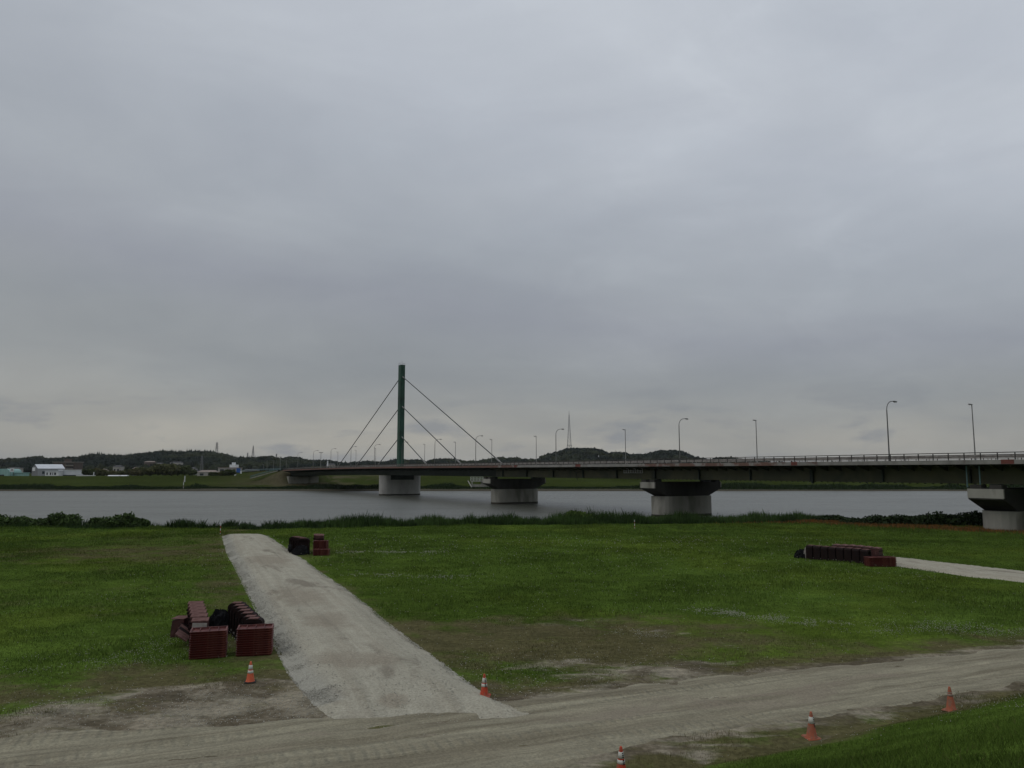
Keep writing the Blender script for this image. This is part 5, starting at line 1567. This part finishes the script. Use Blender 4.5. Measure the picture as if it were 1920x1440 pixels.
houses = [(212, 226, 872.5, 760, 'cream_wall', 'roof_dark', 'pale house at the foot of the wooded hill right of the apartment block'),
          (189, 195, 879, 640, 'cream_wall', 'roof_tan', 'tiny pale hut among the brownish trees'),
          (249, 254, 875.5, 640, 'white_paint', 'roof_tan', 'small white hut between the tree row and the hill'),
          (270, 289, 864.5, 1050, 'brown_wall', 'roof_tan', 'grey-brown hillside house, left of the three in the wood'),
          (291, 304, 867.5, 1000, 'cream_wall', 'roof_dark', 'pale hillside house, middle of the three in the wood'),
          (319, 339, 865.5, 1020, 'cream_wall', 'roof_dark', 'long pale hillside house, right of the three in the wood'),
          (355, 364, 876, 720, 'cream_wall', 'roof_dark', 'small pale house left of the near lattice tower'),
          (362, 368, 880.5, 640, 'white_paint', 'roof_dark', 'tiny white house just below the near lattice tower'),
          (370, 404, 881.5, 560, 'cream_wall', 'roof_tan', 'long low tan-roofed house in front of the near lattice tower'),
          (463, 470, 866.5, 1150, 'white_paint', 'roof_tan', 'lone white house on the wooded slope left of the bridge'),
          (612, 626, 869, 900, 'cream_wall', 'roof_dark', 'pale house seen over the bridge deck left of the pylon'),
          (684, 690, 872, 900, 'white_paint', 'roof_dark', 'small white house seen over the deck just left of the pylon'),
          (455, 482, 879.5, 640, 'cream_wall', 'roof_dark', 'low pale house right of the blue sign'),
          (1118, 1123, 852.5, 1250, 'white_paint', 'roof_dark', 'tiny white house on the wooded hill right of the tall mast')]
for (a, b, t_, Y, wl, rf, lab) in houses:
    xx = place((a + b) / 2, Y); base = float(hill_h(np.array([xx]), np.array([Y + 5.0]))[0]) - 3 if Y > 900 else None
    zt = at(a, t_, Y)[1]
    if base is not None: base = min(base, zt - 5)
    bld('house', a, b, t_, Y, 8, M[wl], M[rf], lab, flat=False, ridge_px=2.0 * 1442 / Y * .7, win=[(.15, .35, .35, .75), (.6, .8, .35, .75)], base=base)
# building with roof turret
tb = bld('hall', 409, 446, 876.5, 600, 10, M['cream_wall'], M['roof_tan'], 'cream hall with stepped white roof turret left of the bridge end', win=[(.1, .3, .45, .75), (.45, .65, .45, .75)])
x0, zt = at(409, 876.5, 600); x1, _ = at(446, 876.5, 600); w = x1 - x0; hb = zt - tb.location.z
MB().box(w * .05, w * .38, 1, 7, hb + .003, hb + 2.2).build('turret', M['white_paint'], tb)
MB().box(w * .14, w * .27, 2, 5, hb + 2.203, hb + 3.9).build('turret_cap', M['white_paint'], tb)
# blue road sign
x, z = at(447, 882, 470); bs = empty('road_sign', (x, 470, 4.4), 'blue rectangular road sign with white corner panel left of the bridge end', 'road sign')
MB().box(-1.15, 1.15, -.05, .05, z - 4.4 - 1.3, z - 4.4 + 1.3).build('sign_face', M['blue_sign'], bs)
MB().box(1.2, 2.0, -.05, .05, z - 4.4 - 1.9, z - 4.4 - .3).build('white_panel', M['white_paint'], bs)
for a in (-.9, .9): MB().bar((a, .1, 0), (a, .1, z - 4.4 + 1.2), .08).build('post', M['lamp_pole'], bs)
x, z = at(441, 888, 465); tag(MB().box(-.45, .45, -.3, .3, 0, 2.6).build('sign_pillar', M['white_paint'], None, False, (x, 465, 4.6)), 'white pillar sign below the blue road sign', 'sign')
# long low white roofs on the levee
for a, b, nm in ((204, 226, 'longer'), (228, 240, 'shorter')):
    x0, z = at(a, 890.8, 429); x1, _ = at(b, 890.8, 429); w = x1 - x0
    e = empty('polytunnel', ((x0 + x1) / 2, 429, 5.5), '%s of two long low white tunnel roofs on the far levee' % nm, 'greenhouse', 'low white tunnels on the far levee')
    pr = [(1.6 * math.cos(a_), (z - 5.5) * math.sin(a_)) for a_ in np.linspace(0, math.pi, 9)]
    n = len(pr); MB().add([(-w / 2, p[0], p[1]) for p in pr] + [(w / 2, p[0], p[1]) for p in pr], [(i, i + 1, n + i + 1, n + i) for i in range(n - 1)] + [tuple(range(n)), tuple(range(2 * n - 1, n - 1, -1))]).build('cover', M['white_paint'], e)
    MB().box(-w / 2, w / 2, -1.75, -1.62, 0, .35).build('base_board', M['roof_dark'], e)


# lattice towers and masts
def lattice(px_, ytop, ybase, Y, wb, wt, label, cat='pylon', name='transmission_tower', arms=(), panels=8, bar=.12, deck=None, zb=None):
    x, zt = at(px_, ytop, Y); _, z0 = at(px_, ybase, Y); z0 = z0 if zb is None else zb
    z0 -= 6; e = empty(name, (x, Y, z0), label, cat); h = zt - z0
    def W_(t): return wb + (wt - wb) * t ** .8
    legs = MB(); br = MB()
    lv = [1 - (1 - i / panels) ** 1.25 for i in range(panels + 1)]
    for sx, sy in ((-1, -1), (1, -1), (1, 1), (-1, 1)):
        l = MB()
        for a, b in zip(lv[:-1], lv[1:]): l.bar((sx * W_(a) / 2, sy * W_(a) / 2, a * h), (sx * W_(b) / 2, sy * W_(b) / 2, b * h), bar, n=4)
        l.build('leg', M['lattice'], e)
    cs = ((-1, -1), (1, -1), (1, 1), (-1, 1))
    for a, b in zip(lv[:-1], lv[1:]):
        for i in range(4):
            c1, c2 = cs[i], cs[(i + 1) % 4]
            br.bar((c1[0] * W_(a) / 2, c1[1] * W_(a) / 2, a * h), (c2[0] * W_(b) / 2, c2[1] * W_(b) / 2, b * h), bar * .6, n=3)
            br.bar((c2[0] * W_(a) / 2, c2[1] * W_(a) / 2, a * h), (c1[0] * W_(b) / 2, c1[1] * W_(b) / 2, b * h), bar * .6, n=3)
            br.bar((c1[0] * W_(b) / 2, c1[1] * W_(b) / 2, b * h), (c2[0] * W_(b) / 2, c2[1] * W_(b) / 2, b * h), bar * .6, n=3)
    br.build('bracing', M['lattice'], e)
    for t, L in arms:
        MB().bar((-L, 0, t * h), (L, 0, t * h), bar * .9, n=4).bar((-L, 0, t * h), (0, 0, t * h + L * .35), bar * .6, n=3).bar((L, 0, t * h), (0, 0, t * h + L * .35), bar * .6, n=3).build('cross_arm', M['lattice'], e)
    if deck:
        t, L = deck; MB().box(-L, L, -L, L, t * h, t * h + .6).build('platform', M['lattice'], e)
    return e


AR = ((.60, 4.6), (.71, 4.2), (.82, 3.8), (.93, 3.0))
lattice(407, 829, 852, 1520, 7.5, .7, 'transmission tower with side arms on the wooded ridge left of the bridge', arms=AR, bar=.2)
lattice(475, 835.5, 858, 1540, 6.5, .6, 'slender lattice tower on the ridge above the road to the bridge', arms=((.6, 2), (.75, 1.8), (.88, 1.4)), bar=.2)
lattice(464.5, 849, 858, 1600, 3.5, 1.2, 'small distant lattice tower just left of the slender one', arms=((.7, 1.6), (.88, 1.2)), bar=.2)
lattice(518.5, 851, 858, 1560, 3, 1.4, 'stubby tower top on the ridge just above the bridge end', arms=((.8, 1.4),), bar=.2)
lattice(379, 854.5, 883, 640, 3.2, .7, 'pale lattice tower standing in front of the woods left of the bridge', arms=((.62, 1.8), (.74, 1.7), (.86, 1.5)), bar=.12)
lattice(1067, 778, 842, 1450, 9.5, .9, 'tall slender lattice radio mast on the wooded hill right of the bridge pylon', 'radio mast', 'radio_mast', deck=(.17, 4.6), panels=12, bar=.2)
mast = [o for o in bpy.data.objects if o.name.startswith('radio_mast')][0]
_, zt = at(1067, 770, 1450); _, z7 = at(1067, 778, 1450)
MB().bar((0, 0, z7 - mast.location.z - .1), (0, 0, zt - mast.location.z), .35, .2, 6).build('antenna', M['lattice'], mast)
# light poles along the approach and the single white sign by the abutment
for i, (p_, t_, Y) in enumerate(((494, 871, 440), (501, 864, 470), (513, 866, 455), (537, 864, 430))):
    x, zt = at(p_, t_, Y); z0 = max(gz(x, Y), 4.4)
    e = empty('light_pole', (x, Y, z0), '%s thin pole beside the approach road at the far bridge end' % ['leftmost', 'second', 'third', 'rightmost'][i], 'pole', 'thin poles by the approach road')
    MB().bar((0, 0, 0), (0, 0, zt - z0), .09, .06, 6).build('pole', M['lamp_pole_pale'], e)
    MB().box(-.3, .3, -.12, .12, zt - z0, zt - z0 + .2).build('pole_cap', M['lamp_pole'], e)
x, zt = at(567, 863, 405); e = empty('sign_post', (*B(-122, -9.0, 0)[:2], H(-122) + .35), 'slim white vertical sign on the far end of the bridge deck', 'sign')
MB().box(-.3, .3, -.05, .05, 1.4, 4.6).build('sign_face', M['white_paint'], e); MB().bar((0, .1, 0), (0, .1, 4.5), .06).build('post', M['lamp_pole'], e)
# dark sign frame and pole at the right end of the bridge
x, zt = at(1914, 818, 96); e = empty('sign_post', (*B(219.5, -8.9, 0)[:2], H(219) + .35), 'thin dark post on the far kerb at the right edge of the view', 'post')
MB().bar((0, 0, 0), (0, 0, 4.2), .06).build('pole', M['lamp_pole'], e); MB().bar((0, 0, 4.2), (0, 0, 4.5), .11).build('pole_cap', M['lamp_pole'], e)

print('objects', len(bpy.data.objects))

# ------------------------------------------------------------------ thin haze over the whole valley
hm = bpy.data.materials.new('thin_haze'); hm.use_nodes = True
_k = NT(hm.node_tree); _k.n.clear()
_o = _k.new('ShaderNodeOutputMaterial'); _v = _k.new('ShaderNodeVolumePrincipled')
_v.inputs['Color'].default_value = (.86, .90, .95, 1); _v.inputs['Density'].default_value = 0.00003
_k.l.new(_v.outputs[0], _o.inputs['Volume'])
tag(MB().box(-7200, 7200, -420, 9200, -6, 132).build('haze', hm), kind='stuff')
